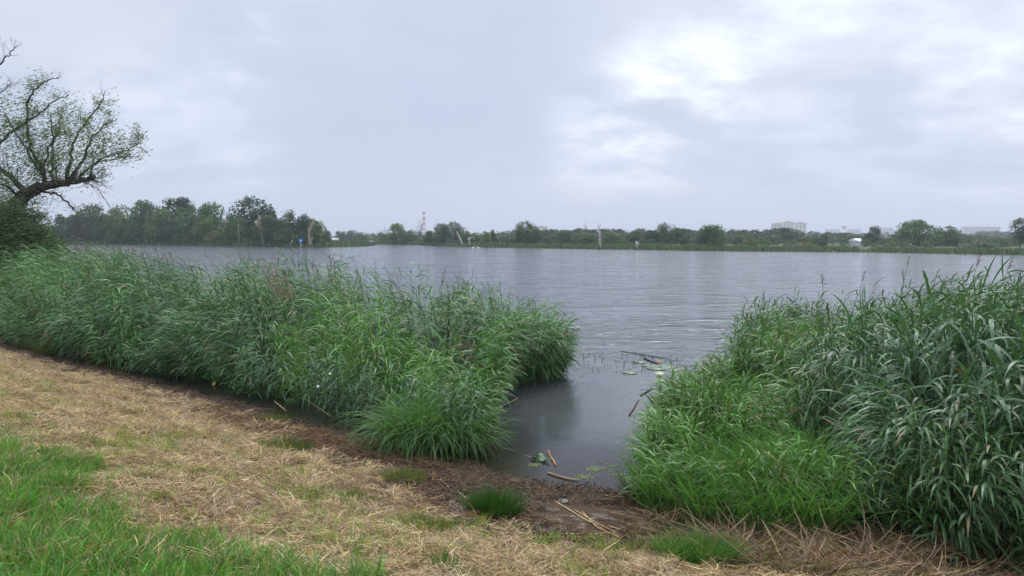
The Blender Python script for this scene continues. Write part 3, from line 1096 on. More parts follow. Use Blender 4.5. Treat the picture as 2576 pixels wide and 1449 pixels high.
# foliage patches
for (px, py, s_, k) in ((60, 400, 1.3, 420), (20, 300, 1.2, 420), (120, 400, 1.2, 420), (180, 330, 1.2, 500), (250, 345, .9, 300), (280, 350, .8, 260), (160, 300, 1.1, 300),
                        (40, 440, 1.5, 700), (20, 480, 1.4, 800), (90, 500, .9, 300), (140, 420, 1.0, 300), (170, 270, .8, 160), (0, 260, 1.2, 350), (90, 440, .8, 260), (30, 530, 1.2, 900), (190, 385, .9, 260), (-30, 380, 2, 800)):
    leaf_pts.append((at(px, py, WY0 + rngt.uniform(-1.5, 1.5)) - O, s_, k))
for q, s_, k in leaf_pts:
    if k < 1:
        continue
    k = int(k * (1.15 if s_ >= .85 else .65))
    if k < 1:
        continue
    b_ = q + rngt.normal(0, s_ * .5, (k, 3))
    leaf_b.ribbons(b_, rngt.normal(math.pi * 1.15, .8, k), rngt.uniform(-.9, .5, k), rngt.uniform(-1.3, 0, k), rngt.uniform(.09, .19, k), rngt.uniform(.028, .05, k), 2, [.5, 1, .05],
                   rngt.uniform(0, 3, k), vary((.135, .200, .070), k, .25, rngt))
link('trunk', tb.mesh('trunk', M_BARK), wroot)
link('limbs', limb_b.mesh('limbs', M_BARK), wroot)
link('twigs', twig_b.mesh('twigs', M_BARK), wroot)
link('crown', leaf_b.mesh('crown', M_LEAF), wroot)

# shrub at the willow's foot
bp = at(45, 640, 34.5)
bz = float(max(height(bp[0], bp[1]), 0))
sb = thing('shrub', 'dense wind-blown shrub at the foot of the willow behind the reeds', 'shrub', (bp[0], bp[1], bz))
O = np.array((bp[0], bp[1], bz))
lb, st = Bag(), Bag()
for (px, py, s_, k) in ((10, 560, .8, 1500), (50, 575, .75, 1500), (85, 580, .6, 1100), (110, 600, .5, 800), (20, 610, .9, 2200), (70, 620, .8, 2000), (115, 630, .5, 900), (20, 655, .9, 1500), (75, 655, .7, 1200), (140, 610, .45, 500), (150, 640, .5, 600), (60, 545, .7, 700), (100, 545, .4, 300), (15, 520, .7, 600), (-30, 600, 1.2, 2200)):
    c0 = at(px, py, 34.5 + rngt.uniform(-1, 1)) - O
    b_ = c0 + rngt.normal(0, 1, (k, 3)) * np.array((.55, .7, .4)) * s_
    lb.ribbons(b_, rngt.normal(math.pi * 1.2, .7, k), rngt.uniform(-.6, .5, k), rngt.uniform(-1.0, 0, k), rngt.uniform(.12, .24, k), rngt.uniform(.03, .06, k), 2, [.5, 1, .05],
               rngt.uniform(0, 3, k), vary((.085, .135, .050), k, .3, rngt))
    st.tube(np.array([(c0[0] * .3, c0[1] * .3, -.1), c0 * .6, c0]), [.05, .035, .015], 5, BARK)
link('foliage', lb.mesh('foliage', M_LEAF), sb)
link('stems', st.mesh('stems', M_BARK), sb)

# ------------------------------------------------------------------ reed beds
WIND = -math.pi / 2 - .12        # blowing off the lake, towards the viewer


def in_poly(x, y, P):
    r = np.zeros(np.shape(x), bool)
    for (x0, y0), (x1, y1) in zip(P, np.roll(P, -1, 0)):
        c = ((y0 > y) != (y1 > y)) & (x < (x1 - x0) * (y - y0) / (y1 - y0 + 1e-12) + x0)
        r ^= c
    return r


def sample_poly(P, n, rng):
    P = np.asarray(P, float)
    lo, hi = P.min(0), P.max(0)
    out = np.empty((0, 2))
    while len(out) < n:
        q = rng.uniform(lo, hi, (n * 3, 2))
        out = np.vstack((out, q[in_poly(q[:, 0], q[:, 1], P)]))
    return out[:n]


REEDC = (.068, .142, .056)
FRESH = (.105, .225, .048)


def clumps(xy, P, r, rng):
    """reeds grow in rounded stools: height factor and the pull away from the stool's middle"""
    P = np.asarray(P, float)
    area = .5 * abs(np.sum(P[:, 0] * np.roll(P[:, 1], -1) - P[:, 1] * np.roll(P[:, 0], -1)))
    c = sample_poly(P, int(area / (r * r * 1.9)), rng)
    rad = r * rng.uniform(.8, 1.35, len(c))
    tall = rng.uniform(.90, 1.08, len(c))
    d2 = np.hypot(xy[:, None, 0] - c[None, :, 0], xy[:, None, 1] - c[None, :, 1]) / rad[None]
    k = d2.argmin(1)
    q = np.clip(d2[np.arange(len(xy)), k], 0, 1.25)
    hf = tall[k] * (1.05 - .36 * q ** 2)
    return hf, (xy - c[k]) / rad[k][:, None]


def grow_reeds(bag, xy, z, h, rng, fresh=None, plume=.0, leaves=11, lean=(.16, .40), out=None, wind=WIND, pull=None):
    N = len(xy)
    nz_ = fbm(xy[:, 0] * .9, xy[:, 1] * .9, 77)
    ln = rng.uniform(*lean, N) * (.35 + 1.5 * nz_)
    az = wind + rng.normal(0, .2, N) + (fbm(xy[:, 0] * .55, xy[:, 1] * .55, 78) - .5) * 2.0
    if pull is not None:
        az = np.arctan2(np.sin(az) * .75 + pull[:, 1] * .9, np.cos(az) * .75 + pull[:, 0] * .9)
    if out is not None:
        az = out + rng.normal(0, .4, N)
    fresh = np.zeros(N) if fresh is None else fresh
    ln = ln * (1 - .55 * fresh)
    colr = np.array(REEDC) * (1 - fresh[:, None]) + np.array(FRESH) * fresh[:, None]
    colr = colr * (.72 + .56 * fbm(xy[:, 0] * 1.1, xy[:, 1] * 1.1, 44))[:, None]
    colr = colr * np.exp(rng.normal(0, .20, (N, 1))) * np.exp(rng.normal(0, .06, (N, 3)))
    base = np.column_stack((xy, z))

    def stem(t, k):
        hz = ln[k] * h[k] * t ** 1.8
        return base[k] + np.stack((np.cos(az[k]) * hz, np.sin(az[k]) * hz, h[k] * t * (1 - .12 * ln[k] * t)), -1)
    # stems: 3-sided tubes
    K = 4
    tt_ = np.linspace(0, 1, K + 1)
    idx = np.arange(N)
    P = np.stack([stem(np.full(N, q), idx) for q in tt_], 1)
    a = np.arange(3) * 2.094
    ring = np.stack((np.cos(a), np.sin(a), 0 * a), -1)
    rad = np.array([.0055, .005, .0045, .0035, .0015])
    V = (P[:, :, None] + ring[None, None] * rad[None, :, None, None]).reshape(-1, 3)
    b0 = (np.arange(N)[:, None, None] * (K + 1) + np.arange(K)[None, :, None]) * 3 + np.arange(3)[None, None]
    b1 = (np.arange(N)[:, None, None] * (K + 1) + np.arange(K)[None, :, None]) * 3 + ((np.arange(3) + 1) % 3)[None, None]
    Q = np.stack((b0, b1, b1 + 3, b0 + 3), -1).reshape(-1, 4)
    sc = np.repeat(colr[:, None] * np.array((1.15, .95, .8)), (K + 1) * 3, 1)
    sc.reshape(N, K + 1, 3, 3)[:, 0] = np.array((.14, .10, .05))
    bag.add(V, [Q], sc.reshape(-1, 3))
    dead = rng.uniform(size=N) < .010
    colr[dead] = np.array((.25, .18, .095)) * rng.uniform(.7, 1.2, (dead.sum(), 1))
    # leaves
    M = leaves
    kk = np.repeat(idx, M)
    jj = np.tile(np.arange(M), N)
    t = np.clip(.12 + .88 * (jj + rng.uniform(0, 1, N * M)) / M, 0, 1)
    lp = stem(t, kk)
    fr = fresh[kk]
    la = az[kk] + rng.normal(0, .42, N * M) + np.where(rng.uniform(size=N * M) < .10 + .28 * fr, rng.uniform(-math.pi, math.pi, N * M), 0)
    top = smooth01(t, .86, 1)
    e0 = rng.normal(.62, .28, N * M) + .30 * top + .3 * fr
    e1 = rng.normal(-1.1, .4, N * M) + .75 * top + .5 * fr
    L = rng.uniform(.36, .70, N * M) * np.interp(t, [.15, .4, .8, 1], [.7, 1, 1, .75]) * np.clip(h[kk] / 1.6, .6, 1.1)
    W = rng.uniform(.018, .034, N * M) * (1 - .3 * fr)
    lc = colr[kk] * np.exp(rng.normal(0, .13, (N * M, 1)))
    dry = (rng.uniform(size=N * M) < .08 * (1 - t) ** 2) | (rng.uniform(size=N * M) < .003)
    lc[dry] = np.array((.26, .19, .09)) * rng.uniform(.6, 1.2, (dry.sum(), 1))
    bag.ribbons(lp, la, e0, e1, L, W, 4, None, rng.normal(0, .5, N * M), lc, 1.1, tip=rng.uniform(size=N * M) < .05)
    # plumes
    pk = np.nonzero(rng.uniform(size=N) < plume)[0]
    if len(pk):
        tip = stem(np.ones(len(pk)), pk)
        ex = rng.uniform(.25, .5, len(pk))
        Pm = bag.ribbons(tip - np.array((0, 0, .05)), az[pk], 1.25, 1.0, ex + .05, .010, 3, [1, .8, .7, .5], 0, (.15, .11, .09))
        B = 9
        for q in range(B):
            f = .55 + .45 * q / B
            s0 = Pm[:, 0] * (1 - f) + Pm[:, 3] * f
            bag.ribbons(s0, az[pk] + rng.normal(0, .5, len(pk)), .7, -.2, rng.uniform(.07, .14, len(pk)) * (1.25 - f * .5), .010, 2, [.7, 1, .2], rng.uniform(0, 3, len(pk)), (.17, .115, .105))


L_FRONT = np.array([(-.55, 10.4), (-1.9, 11.7), (-3.9, 13.2), (-5.9, 14.6), (-8.1, 15.8), (-10, 16.8), (-12.3, 18.5), (-15, 20.2), (-22, 28), (-27, 33.5)])
L_POLY = np.vstack((L_FRONT, [(-24, 38), (-18, 33), (-12, 27.5), (-6, 23.8), (-2, 20.6), (.2, 18.9), (1.15, 17.6), (1.3, 16.3), (.8, 15.4), (0, 15), (-.4, 13), (-.5, 11.5)]))
rl = np.random.default_rng(31)


def left_top(x, y):
    px = CX + x / y * F
    q, _ = seg_dist(x, y, L_FRONT)
    zt = np.interp(px, [0, 130, 380, 560, 740, 940, 1080, 1250, 1380, 1440, 1480], [2.25, 2.75, 2.62, 2.4, 2.55, 2.45, 2.2, 1.95, 1.5, 1.1, .9])
    ramp = np.interp(q, [0, .6, 1.8, 3.2], [.42, .68, .86, 1.0])
    ramp = np.where(px > 1240, np.maximum(ramp, .9), ramp)
    ramp = ramp * (1 - .24 * np.exp(-((px - 565 - 40 * (q - 2)) / 42) ** 2) * (q < 4))
    mound = smooth01(fbm(x * .42, y * .42, 6, 2), .25, .6)
    return zt * ramp * (.70 + .30 * mound + .16 * (fbm(x * 1.2, y * 1.2, 61, 2) - .5)), q, px


xy = sample_poly(L_POLY, 6600, rl)
q, _ = seg_dist(xy[:, 0], xy[:, 1], L_FRONT)
keepm = ((q < 3.0) | (rl.uniform(size=len(q)) < .62)) & ((fbm(xy[:, 0] * .9, xy[:, 1] * .9, 63, 2) > .30) | (rl.uniform(size=len(q)) < .35))
px_ = CX + xy[:, 0] / xy[:, 1] * F
keepm &= ~((q > 1.75 + .25 * np.sin(px_ * .03)) & (q < 2.6) & (px_ > 800) & (px_ < 1240))
xy = xy[keepm]
top, q, px = left_top(xy[:, 0], xy[:, 1])
z = np.maximum(height(xy[:, 0], xy[:, 1]), -.35)
h = np.clip(top - np.maximum(z, 0), .35, 3) * rl.uniform(.86, 1.06, len(xy)) - np.minimum(z, 0)
hfL, pullL = clumps(xy, L_POLY, .85, np.random.default_rng(71))
h = h * 1.07 * np.where(px > 1330, np.maximum(hfL, .9), hfL)
fresh = ((q < 1.9) & (px > 690) & (px < 1290)).astype(float) * .85 + .25 * (vnoise(xy[:, 0] * .5, xy[:, 1] * .5, 12) > .62)
fresh = np.clip(fresh, 0, 1)
bagL = Bag()
grow_reeds(bagL, xy, z, h, rl, fresh, 0.0, 15, wind=WIND - .45, pull=pullL)
back = xy[(q > 3.5) & (rl.uniform(size=len(q)) < .10)]
tb_, _, _ = left_top(back[:, 0], back[:, 1])
grow_reeds(bagL, back, np.zeros(len(back)), tb_ * rl.uniform(.95, 1.06, len(back)), rl, None, 1.0, 5)
# the water edge: shorter reeds leaning out and hanging over the inlet
EDGE = np.array([(-2.3, 20.6), (0, 18.9), (1.0, 17.6), (1.2, 16.3), (.75, 15.5), (-.1, 15.1), (-.45, 13), (-.55, 11.5), (-.8, 10.6)])
n = 900
sl = np.hypot(*(EDGE[1:] - EDGE[:-1]).T)
sg_ = rl.choice(len(sl), n, p=sl / sl.sum())
dv = EDGE[sg_ + 1] - EDGE[sg_]
nv = np.stack((-dv[:, 1], dv[:, 0]), 1) / np.hypot(dv[:, 0], dv[:, 1])[:, None]
ex = EDGE[sg_] + dv * rl.uniform(0, 1, (n, 1)) - nv * rl.uniform(-.1, .55, (n, 1)) ** 1.0
te, _, _ = left_top(ex[:, 0], ex[:, 1])
oa = np.arctan2(nv[:, 1], nv[:, 0])
grow_reeds(bagL, ex, np.full(n, -.1), np.clip(te, .6, 2.2) * rl.uniform(.45, 1.0, n) + .1, rl, np.full(n, .35), 0, 12, (.2, .5), oa)
tag(link('reed_bed', bagL.mesh('reed_bed', M_REED)), 'long stand of wind-bent green reeds on the left of the inlet', None, None, 'stuff')

R_POLY = np.array([tuple(gnd(*q_)[:2]) for q_ in ((1622, 1282), (1750, 1312), (1900, 1332), (2060, 1362), (2200, 1386), (2300, 1406), (2400, 1440))] + [(4.6, 4.9), (6.5, 4.6), (9.5, 8), (13, 14.5), (12, 18.5), (8, 19), (6.4, 18.4), (5.45, 16.6), (4.75, 14.6), (4.1, 13.7), (3.35, 12.9), (2.7, 11.9), (2.25, 10.4), (1.85, 9.1), (1.5, 8.4)])
R_CTRL = np.array([(1.6, 7.9, .88), (2.1, 9.5, 1.0), (2.6, 11.5, .95), (3.2, 12.7, .92), (4.1, 13.8, .88), (4.9, 14.9, 1.42), (5.7, 16.3, 1.55), (6.2, 16.6, 1.6), (7.5, 16.5, 1.75), (2.3, 7.5, 1.0), (3, 8.2, 1.2),
                   (3.4, 9.8, 1.25), (3.4, 11, 1.15), (4.3, 10.6, 1.5), (5.2, 10.4, 2.35), (5.9, 11, 2.55), (5, 8.2, 2.3), (4.4, 7.3, 1.9), (2.3, 7.2, .85), (3.0, 7.0, .95), (3.6, 6.7, 1.1), (4.2, 6.2, 1.6), (5.0, 5.6, 2.2), (7, 11.4, 2.65), (9, 14, 2.65), (6, 7, 2.6),
                   (3.6, 7.9, 1.3), (4.7, 12.5, 1.5), (6.5, 9, 2.7)])


def right_top(x, y):
    d2 = (x[:, None] - R_CTRL[:, 0]) ** 2 + (y[:, None] - R_CTRL[:, 1]) ** 2 + .02
    ww = 1 / d2 ** 2.4
    return (ww * R_CTRL[:, 2]).sum(1) / ww.sum(1) * (.86 + .24 * fbm(x * .8, y * .8, 16, 2))


rr = np.random.default_rng(41)
xy = sample_poly(R_POLY, 5400, rr)
z = np.maximum(height(xy[:, 0], xy[:, 1]), -.3)
top = right_top(xy[:, 0], xy[:, 1])
h = np.clip(top - np.maximum(z, 0), .35, 3.2) * rr.uniform(.82, 1.05, len(xy)) - np.minimum(z, 0)
hfR, pullR = clumps(xy, R_POLY, .75, np.random.default_rng(72))
h = h * hfR
fresh = np.clip(1.5 - (top - .75) / .75, 0, 1) * (xy[:, 1] > 6.4)
px = CX + xy[:, 0] / xy[:, 1] * F
dist = np.hypot(xy[:, 0], xy[:, 1])
seen = (px < 2640)
score = np.where(seen & (top > 1.15), h / dist, 0)
pick = np.argsort(-score)[:230]
restm = np.ones(len(xy), bool)
restm[pick] = False
restm &= (px < 3400)
gapd, _ = seg_dist(xy[:, 0], xy[:, 1], np.array([(3.75, 7.4), (3.95, 9.5), (4.05, 11.3), (4.75, 13.4)]))
restm &= (gapd > .26 + .12 * np.sin(xy[:, 1] * 3))
bagR = Bag()
grow_reeds(bagR, xy[restm], z[restm], h[restm], rr, fresh[restm], 0.0, 14, wind=WIND + .15, pull=pullR[restm])
ER = np.array([(1.72, 7.7), (1.95, 8.8), (2.3, 10.0), (2.72, 11.4), (3.3, 12.6), (4.0, 13.5), (4.65, 14.3)])
n = 520
sl = np.hypot(*(ER[1:] - ER[:-1]).T)
sg_ = rr.choice(len(sl), n, p=sl / sl.sum())
dv = ER[sg_ + 1] - ER[sg_]
nv = np.stack((-dv[:, 1], dv[:, 0]), 1) / np.hypot(dv[:, 0], dv[:, 1])[:, None]
ex = ER[sg_] + dv * rr.uniform(0, 1, (n, 1)) - nv * rr.uniform(-.1, .5, (n, 1))
grow_reeds(bagR, ex, np.full(n, -.08), right_top(ex[:, 0], ex[:, 1]) * rr.uniform(.5, 1.0, n) + .08, rr, np.full(n, .8), 0, 12, (.15, .4), np.arctan2(nv[:, 1], nv[:, 0]))
tag(link('reed_bed', bagR.mesh('reed_bed', M_REED)), 'high bank of green reeds on the right of the inlet', None, None, 'stuff')

n = 90
bx = sample_poly([(5.0, 12.4), (6.0, 12.6), (6.2, 13.8), (5.3, 14.2)], n, rr)
bagS = Bag()
bagS.ribbons(np.column_stack((bx, np.full(n, -.1))), WIND + rr.normal(0, .6, n), rr.normal(1.5, .06, n), rr.normal(1.3, .15, n), rr.uniform(1.3, 2.0, n), .012, 4, [1, .9, .8, .7, .3], rr.uniform(0, 3, n), vary((.20, .15, .09), n, .25, rr))
tag(link('dead_reed_stems', bagS.mesh('dead_reed_stems', M_STRAW)), 'thin tan dead stems standing at the back of the right-hand bed', None, None, 'stuff')

# the reeds that show largest: things of their own, with stem and leaves as parts
LEAFM = []
for i in range(8):
    b_ = Bag()
    r_ = np.random.default_rng(300 + i)
    b_.ribbons([(0, 0, 0)], 0, .68 + r_.normal(0, .22), -1.15 + r_.normal(0, .3), 1.0, r_.uniform(.040, .058), 8, None, r_.normal(0, .5), np.array((.072, .145, .072))[None] * r_.uniform(.85, 1.25), 1.1, az1=r_.normal(0, .4))
    LEAFM.append(b_.mesh('leaf', M_REED))
TIPM = []
for i in range(4):
    b_ = Bag()
    r_ = np.random.default_rng(340 + i)
    b_.ribbons([(0, 0, 0)], 0, 1.0, -.2 + r_.normal(0, .35), 1.0, .042, 8, None, r_.normal(0, .4), np.array(REEDC)[None] * 1.15, 1.1)
    TIPM.append(b_.mesh('leaf', M_REED))
STEMM = []
for i in range(6):
    b_ = Bag()
    t_ = np.linspace(0, 1, 9)
    ln_ = .10 + .04 * i
    pts = np.column_stack((ln_ * t_ ** 1.8, 0 * t_, t_ * (1 - .1 * ln_)))
    b_.tube(pts, np.linspace(.0028, .001, 9), 6, np.array(REEDC) * np.array((1.2, 1, .8)))
    STEMM.append((b_.mesh('stem', M_REED), ln_))
PLM = []
for i in range(3):
    b_ = Bag()
    r_ = np.random.default_rng(360 + i)
    Pm = b_.ribbons([(0, 0, 0)], 0, 1.3, .9, 1.0, .018, 4, [1, .9, .8, .7, .4], 0, (.15, .11, .09))
    f = np.repeat(np.linspace(.4, 1, 16), 3)
    s0 = np.stack([np.interp(f, np.linspace(0, 1, 5), Pm[0, :, k]) for k in range(3)], 1)
    b_.ribbons(s0, r_.normal(0, .5, 48), .7, -.3, r_.uniform(.15, .32, 48) * (1.3 - f * .6), .016, 3, None, r_.uniform(0, 3, 48), vary((.19, .13, .12), 48, .15, r_))
    PLM.append(b_.mesh('plume', M_STRAW))


def make_reed(x, y, z, h, label, group, rng, plume=False, nleaf=10):
    k = rng.integers(0, 6)
    sm, ln_ = STEMM[k]
    root = thing('reed', label, 'reed', (x, y, z), WIND + .1 + rng.normal(0, .2) + (float(fbm(x * .55, y * .55, 78)) - .5) * 1.8, group)
    link('stem', sm, root, (0, 0, 0), (0, 0, 0), (h, h, h))
    for j in range(nleaf):
        t_ = min(1, .22 + .78 * (j + rng.uniform(0, 1)) / nleaf)
        lp = (ln_ * t_ ** 1.8 * h, 0, h * t_ * (1 - .1 * ln_))
        tipm = t_ > .9
        L = rng.uniform(.46, .84) * (1 if not tipm else .8) * min(1.1, max(.6, h / 1.8))
        a = rng.normal(0, .42) if rng.uniform() > .12 else rng.uniform(-3.1, 3.1)
        o = link('leaf', (TIPM if tipm else LEAFM)[rng.integers(0, 4 if tipm else 8)], root, lp, (rng.normal(0, .15), rng.normal(0, .2), a), (L, L * rng.uniform(.8, 1.2), L))
    if plume:
        L = rng.uniform(.3, .42)
        link('plume', PLM[rng.integers(0, 3)], root, (ln_ * h, 0, h * (1 - .1 * ln_) - .03), (0, 0, 0), (L, L, L))
    return root


ri = np.random.default_rng(51)
for k in pick:
    make_reed(xy[k, 0], xy[k, 1], z[k], h[k], 'broad leaved green reed bending towards the viewer in the right-hand reed bed', 'tall reeds of the right-hand bed', ri)
# feathered reeds on the skyline of the right bed
for (px, py, Y, lab) in ((2092, 712, 12.5, 'feathery reed farthest left of those rising from the right-hand bed'), (2157, 690, 11.5, 'brownish feathered reed rising alone left of the tallest one'),
                         (2262, 650, 11, 'tallest feathered reed standing clear against the water at the right'), (2420, 655, 10, 'feathered reed bending right above the right-hand reed bed'),
                         (2452, 648, 9.5, 'feathered reed with its plume streaming right near the right edge')):
    p = at(px, py, Y)
    z0 = max(float(height(p[0], p[1])), -.2)
    hh_ = (p[2] - .22 - z0) / .97
    make_reed(p[0], p[1] + .3, z0, hh_, lab, None, ri, True, 5)
# broken dry bundle inside the left bed
p = at(722, 715, 16.5)
b_ = Bag()
n = 30
b_.ribbons(np.column_stack((ri.normal(0, .14, n), ri.normal(0, .2, n), ri.uniform(-.5, -.2, n))), ri.normal(2.9, .4, n), ri.normal(1.05, .12, n), ri.normal(.75, .2, n), ri.uniform(.7, 1.2, n), ri.uniform(.012, .022, n), 4, [.8, 1, .9, .7, .3], ri.normal(0, .6, n), vary((.15, .10, .065), n, .2, ri))
tag(link('dead_reed_bundle', b_.mesh('dead_reed_bundle', M_STRAW), None, tuple(p)), 'bundle of brown dead reeds leaning in the top of the left-hand bed', 'dead reeds')
# light reeds in front of the left bed
fx = sample_poly([(-.55, 10.2), (-1.9, 11.4), (-3.8, 12.9), (-5.4, 14.0), (-5.4, 14.6), (-3.8, 13.5), (-1.8, 12.0), (-.3, 11.2)], 62, ri)
for x_, y_ in fx:
    make_reed(x_, y_, max(float(height(x_, y_)), -.1), ri.uniform(.8, 1.5), 'fresh green reed at the front edge of the left-hand reed bed', 'fresh reeds in front of the left-hand bed', ri)
# drooping pale reed over the inlet beside the sedge
for (px, py, hh_, lab) in ((1215, 1125, .75, 'reed with pale bent leaves hanging over the inlet beside the sedge tussock'), (1590, 1185, .8, 'small reed standing in the water at the left foot of the right-hand bed'),
                           (1375, 955, .75, 'yellowish reed drooping into the water at the tip of the left-hand bed'), (905, 1050, .45, 'short pale reed bent over at the edge of the bare soil by the left-hand bed')):
    p = gnd(px, py)
    make_reed(p[0], p[1], max(p[2], -.1), hh_, lab, None, ri, False, 9)

# fine grass in the right front clump and at reed feet
bag = Bag()
n = 9000
cx_ = sample_poly([(1.5, 7.6), (2.3, 6.8), (3.3, 6.6), (3.9, 8.5), (4.0, 11), (3.9, 13.4), (3.4, 12.9), (2.5, 11.6), (2.0, 9.6), (1.6, 8.6)], n, rr)
zz = np.maximum(height(cx_[:, 0], cx_[:, 1]), -.1)
tp = right_top(cx_[:, 0], cx_[:, 1])
bag.ribbons(np.column_stack((cx_, zz)), WIND + rr.normal(0, 1.3, n), rr.uniform(1.2, 1.55, n), rr.uniform(-.3, .9, n), tp * rr.uniform(.70, 1.05, n), rr.uniform(.008, .015, n), 5, None, rr.normal(0, .6, n),
            vary((.075, .168, .038), n, .24, rr), 1.3)
tag(link('lush_grass', bag.mesh('lush_grass', M_GRASS)), 'bright green rank grass in front of the right-hand reeds by the water', None, None, 'stuff')


# broad-leaved herbs among the reed feet
def herb(bag, c, r, hgt_, n, rng, col, size=.07):
    a = rng.uniform(0, 6.28, n)
    q = np.sqrt(rng.uniform(0, 1, n)) * r
    x, y = c[0] + q * np.cos(a), c[1] + q * np.sin(a)
    zz = np.maximum(height(x, y), 0) + rng.uniform(.05, 1, n) * hgt_
    bag.ribbons(np.column_stack((x, y, zz)), rng.uniform(0, 6.28, n), rng.uniform(.0, .6, n), rng.uniform(-.7, 0, n), rng.uniform(.6, 1.3, n) * size, rng.uniform(.5, .9, n) * size, 3, [.3, 1, .8, .05], rng.normal(0, .4, n), vary(col, n, .22, rng))


bag = Bag()
for (px, py, r_, h_, k) in ((500, 935, .7, .35, 700), (450, 925, .7, .35, 500), (640, 985, .5, .3, 350), (560, 955, .5, .3, 350), (2190, 1290, .6, .45, 900), (2300, 1330, .6, .5, 900), (2080, 1250, .5, .4, 500), (2420, 1400, .5, .4, 500)):
    herb(bag, gnd(px, py), r_, h_, k, rl, (.055, .125, .035))
tag(link('nettle_patch', bag.mesh('nettle_patch', M_LEAF)), 'low broad-leaved herbs at the feet of the reeds', None, None, 'stuff')


# ------------------------------------------------------------------ sedge and grass tufts
def tuft(px, py, rx, ry, hgt_, n, label, col, name='grass_tuft', cat='grass tuft', wd_=.006, droop=(.0, .8), rng=rr, az_bias=None, mixc=None):
    p = gnd(px, py)
    TUFTS.append((p[0], p[1], rx, ry))
    hgt_ *= 1.35 if (n > 1000 or hgt_ > .4) else .95
    a = rng.uniform(0, 6.28, n)
    q = np.sqrt(rng.uniform(0, 1, n))
    x, y = q * np.cos(a) * rx, q * np.sin(a) * ry
    zz = height(p[0] + x, p[1] + y) - p[2] - .01
    az = np.arctan2(y * rx / ry, x) + rng.normal(0, .6, n)
    if az_bias is not None:
        az = np.where(rng.uniform(size=n) < .5, az_bias + rng.normal(0, .5, n), az)
    e0 = 1.5 - q * .35 + rng.normal(0, .1, n)
    e1 = e0 - rng.uniform(droop[0], droop[1], n) * ((.6 + q) * 1.6 if hgt_ > .8 else .25 + q)
    c_ = vary(col, n, .22, rng)
    if mixc is not None:
        mm = rng.uniform(size=n) < mixc[1]
        c_[mm] = vary(mixc[0], mm.sum(), .2, rng)
    b_ = Bag()
    b_.ribbons(np.column_stack((x, y, zz)), az, e0, e1, hgt_ * rng.uniform(.55, 1.1, n), wd_ * rng.uniform(.7, 1.3, n), 5, None, rng.normal(0, .6, n), c_, 1.3)
    return tag(link(name, b_.mesh(name, M_GRASS), None, tuple(p)), label, cat)


TUFTS = []
SED = (.070, .150, .040)
tuft(1075, 1125, .62, .45, 1.0, 1100, 'big arching sedge tussock at the corner of the inlet by the left-hand reeds', SED, 'sedge_tussock', 'sedge', .012, (.5, 1.5), az_bias=-2.0)
tuft(1165, 1130, .3, .3, .75, 320, 'smaller sedge tussock right beside the big one, at the water edge', SED, 'sedge_tussock', 'sedge', .011, (.4, 1.4))
tuft(1238, 1295, .30, .22, .27, 1300, 'dense dark green grass tuft between the straw and the muddy shore', (.055, .14, .024), wd_=.005, droop=(.2, .9), az_bias=-.6)
tuft(1755, 1418, .33, .2, .24, 1500, 'dense grass tuft at the bottom right before the brown reed litter', (.055, .145, .028), wd_=.005, droop=(.2, .9), az_bias=-.5, mixc=((.17, .22, .05), .14))
tuft(722, 1128, .38, .18, .22, 600, 'larger green tuft in the straw left of the sedge tussock', (.085, .165, .030), wd_=.005, mixc=((.22, .23, .06), .3))
tuft(685, 1060, .3, .14, .16, 420, 'small yellow green tuft at the edge of bare soil, behind the larger one', (.15, .20, .04), wd_=.005)
tuft(1015, 1212, .3, .16, .22, 520, 'yellow green tuft left of the dark mud under the sedge', (.11, .17, .035), wd_=.005, mixc=((.25, .22, .08), .35))
tuft(1125, 1440, .12, .08, .17, 200, 'tall bright grass tuft at the bottom middle of the view', (.08, .19, .03), wd_=.005, droop=(.0, .6))
tuft(880, 1260, .35, .16, .14, 420, 'pale yellow green low tuft in the middle of the straw', (.17, .21, .045), wd_=.005)
tuft(1085, 1330, .32, .14, .15, 420, 'low yellow green tuft just left of the dark green tuft', (.15, .20, .045), wd_=.005)
tuft(1560, 1395, .4, .12, .16, 420, 'wispy pale tuft below the mud between the two dark tufts', (.15, .19, .06), wd_=.005, mixc=((.28, .23, .11), .4))
tuft(120, 890, .3, .2, .45, 260, 'yellowish tuft at the left by the patch of bare mud', (.14, .17, .04), wd_=.008)
tuft(270, 905, .5, .35, .55, 420, 'fresh green clump at the right end of the bare mud patch', (.085, .16, .035), wd_=.011, droop=(.2, 1.0))
tuft(1930, 1445, .25, .1, .2, 320, 'bright lime tuft cut by the bottom edge right of the dense tuft', (.15, .23, .035), wd_=.005)
tuft(1640, 1270, .3, .2, .45, 300, 'dull green fringe of grass at the left foot of the right-hand bed', (.08, .12, .035), wd_=.008)

# ------------------------------------------------------------------ scattered ground cover (instanced inside one object each)
def variant_coll(name, meshes):
    c = bpy.data.collections.new(name)
    for i, me_ in enumerate(meshes):
        o = bpy.data.objects.new('%s_piece' % name, me_)
        c.objects.link(o)
    return c


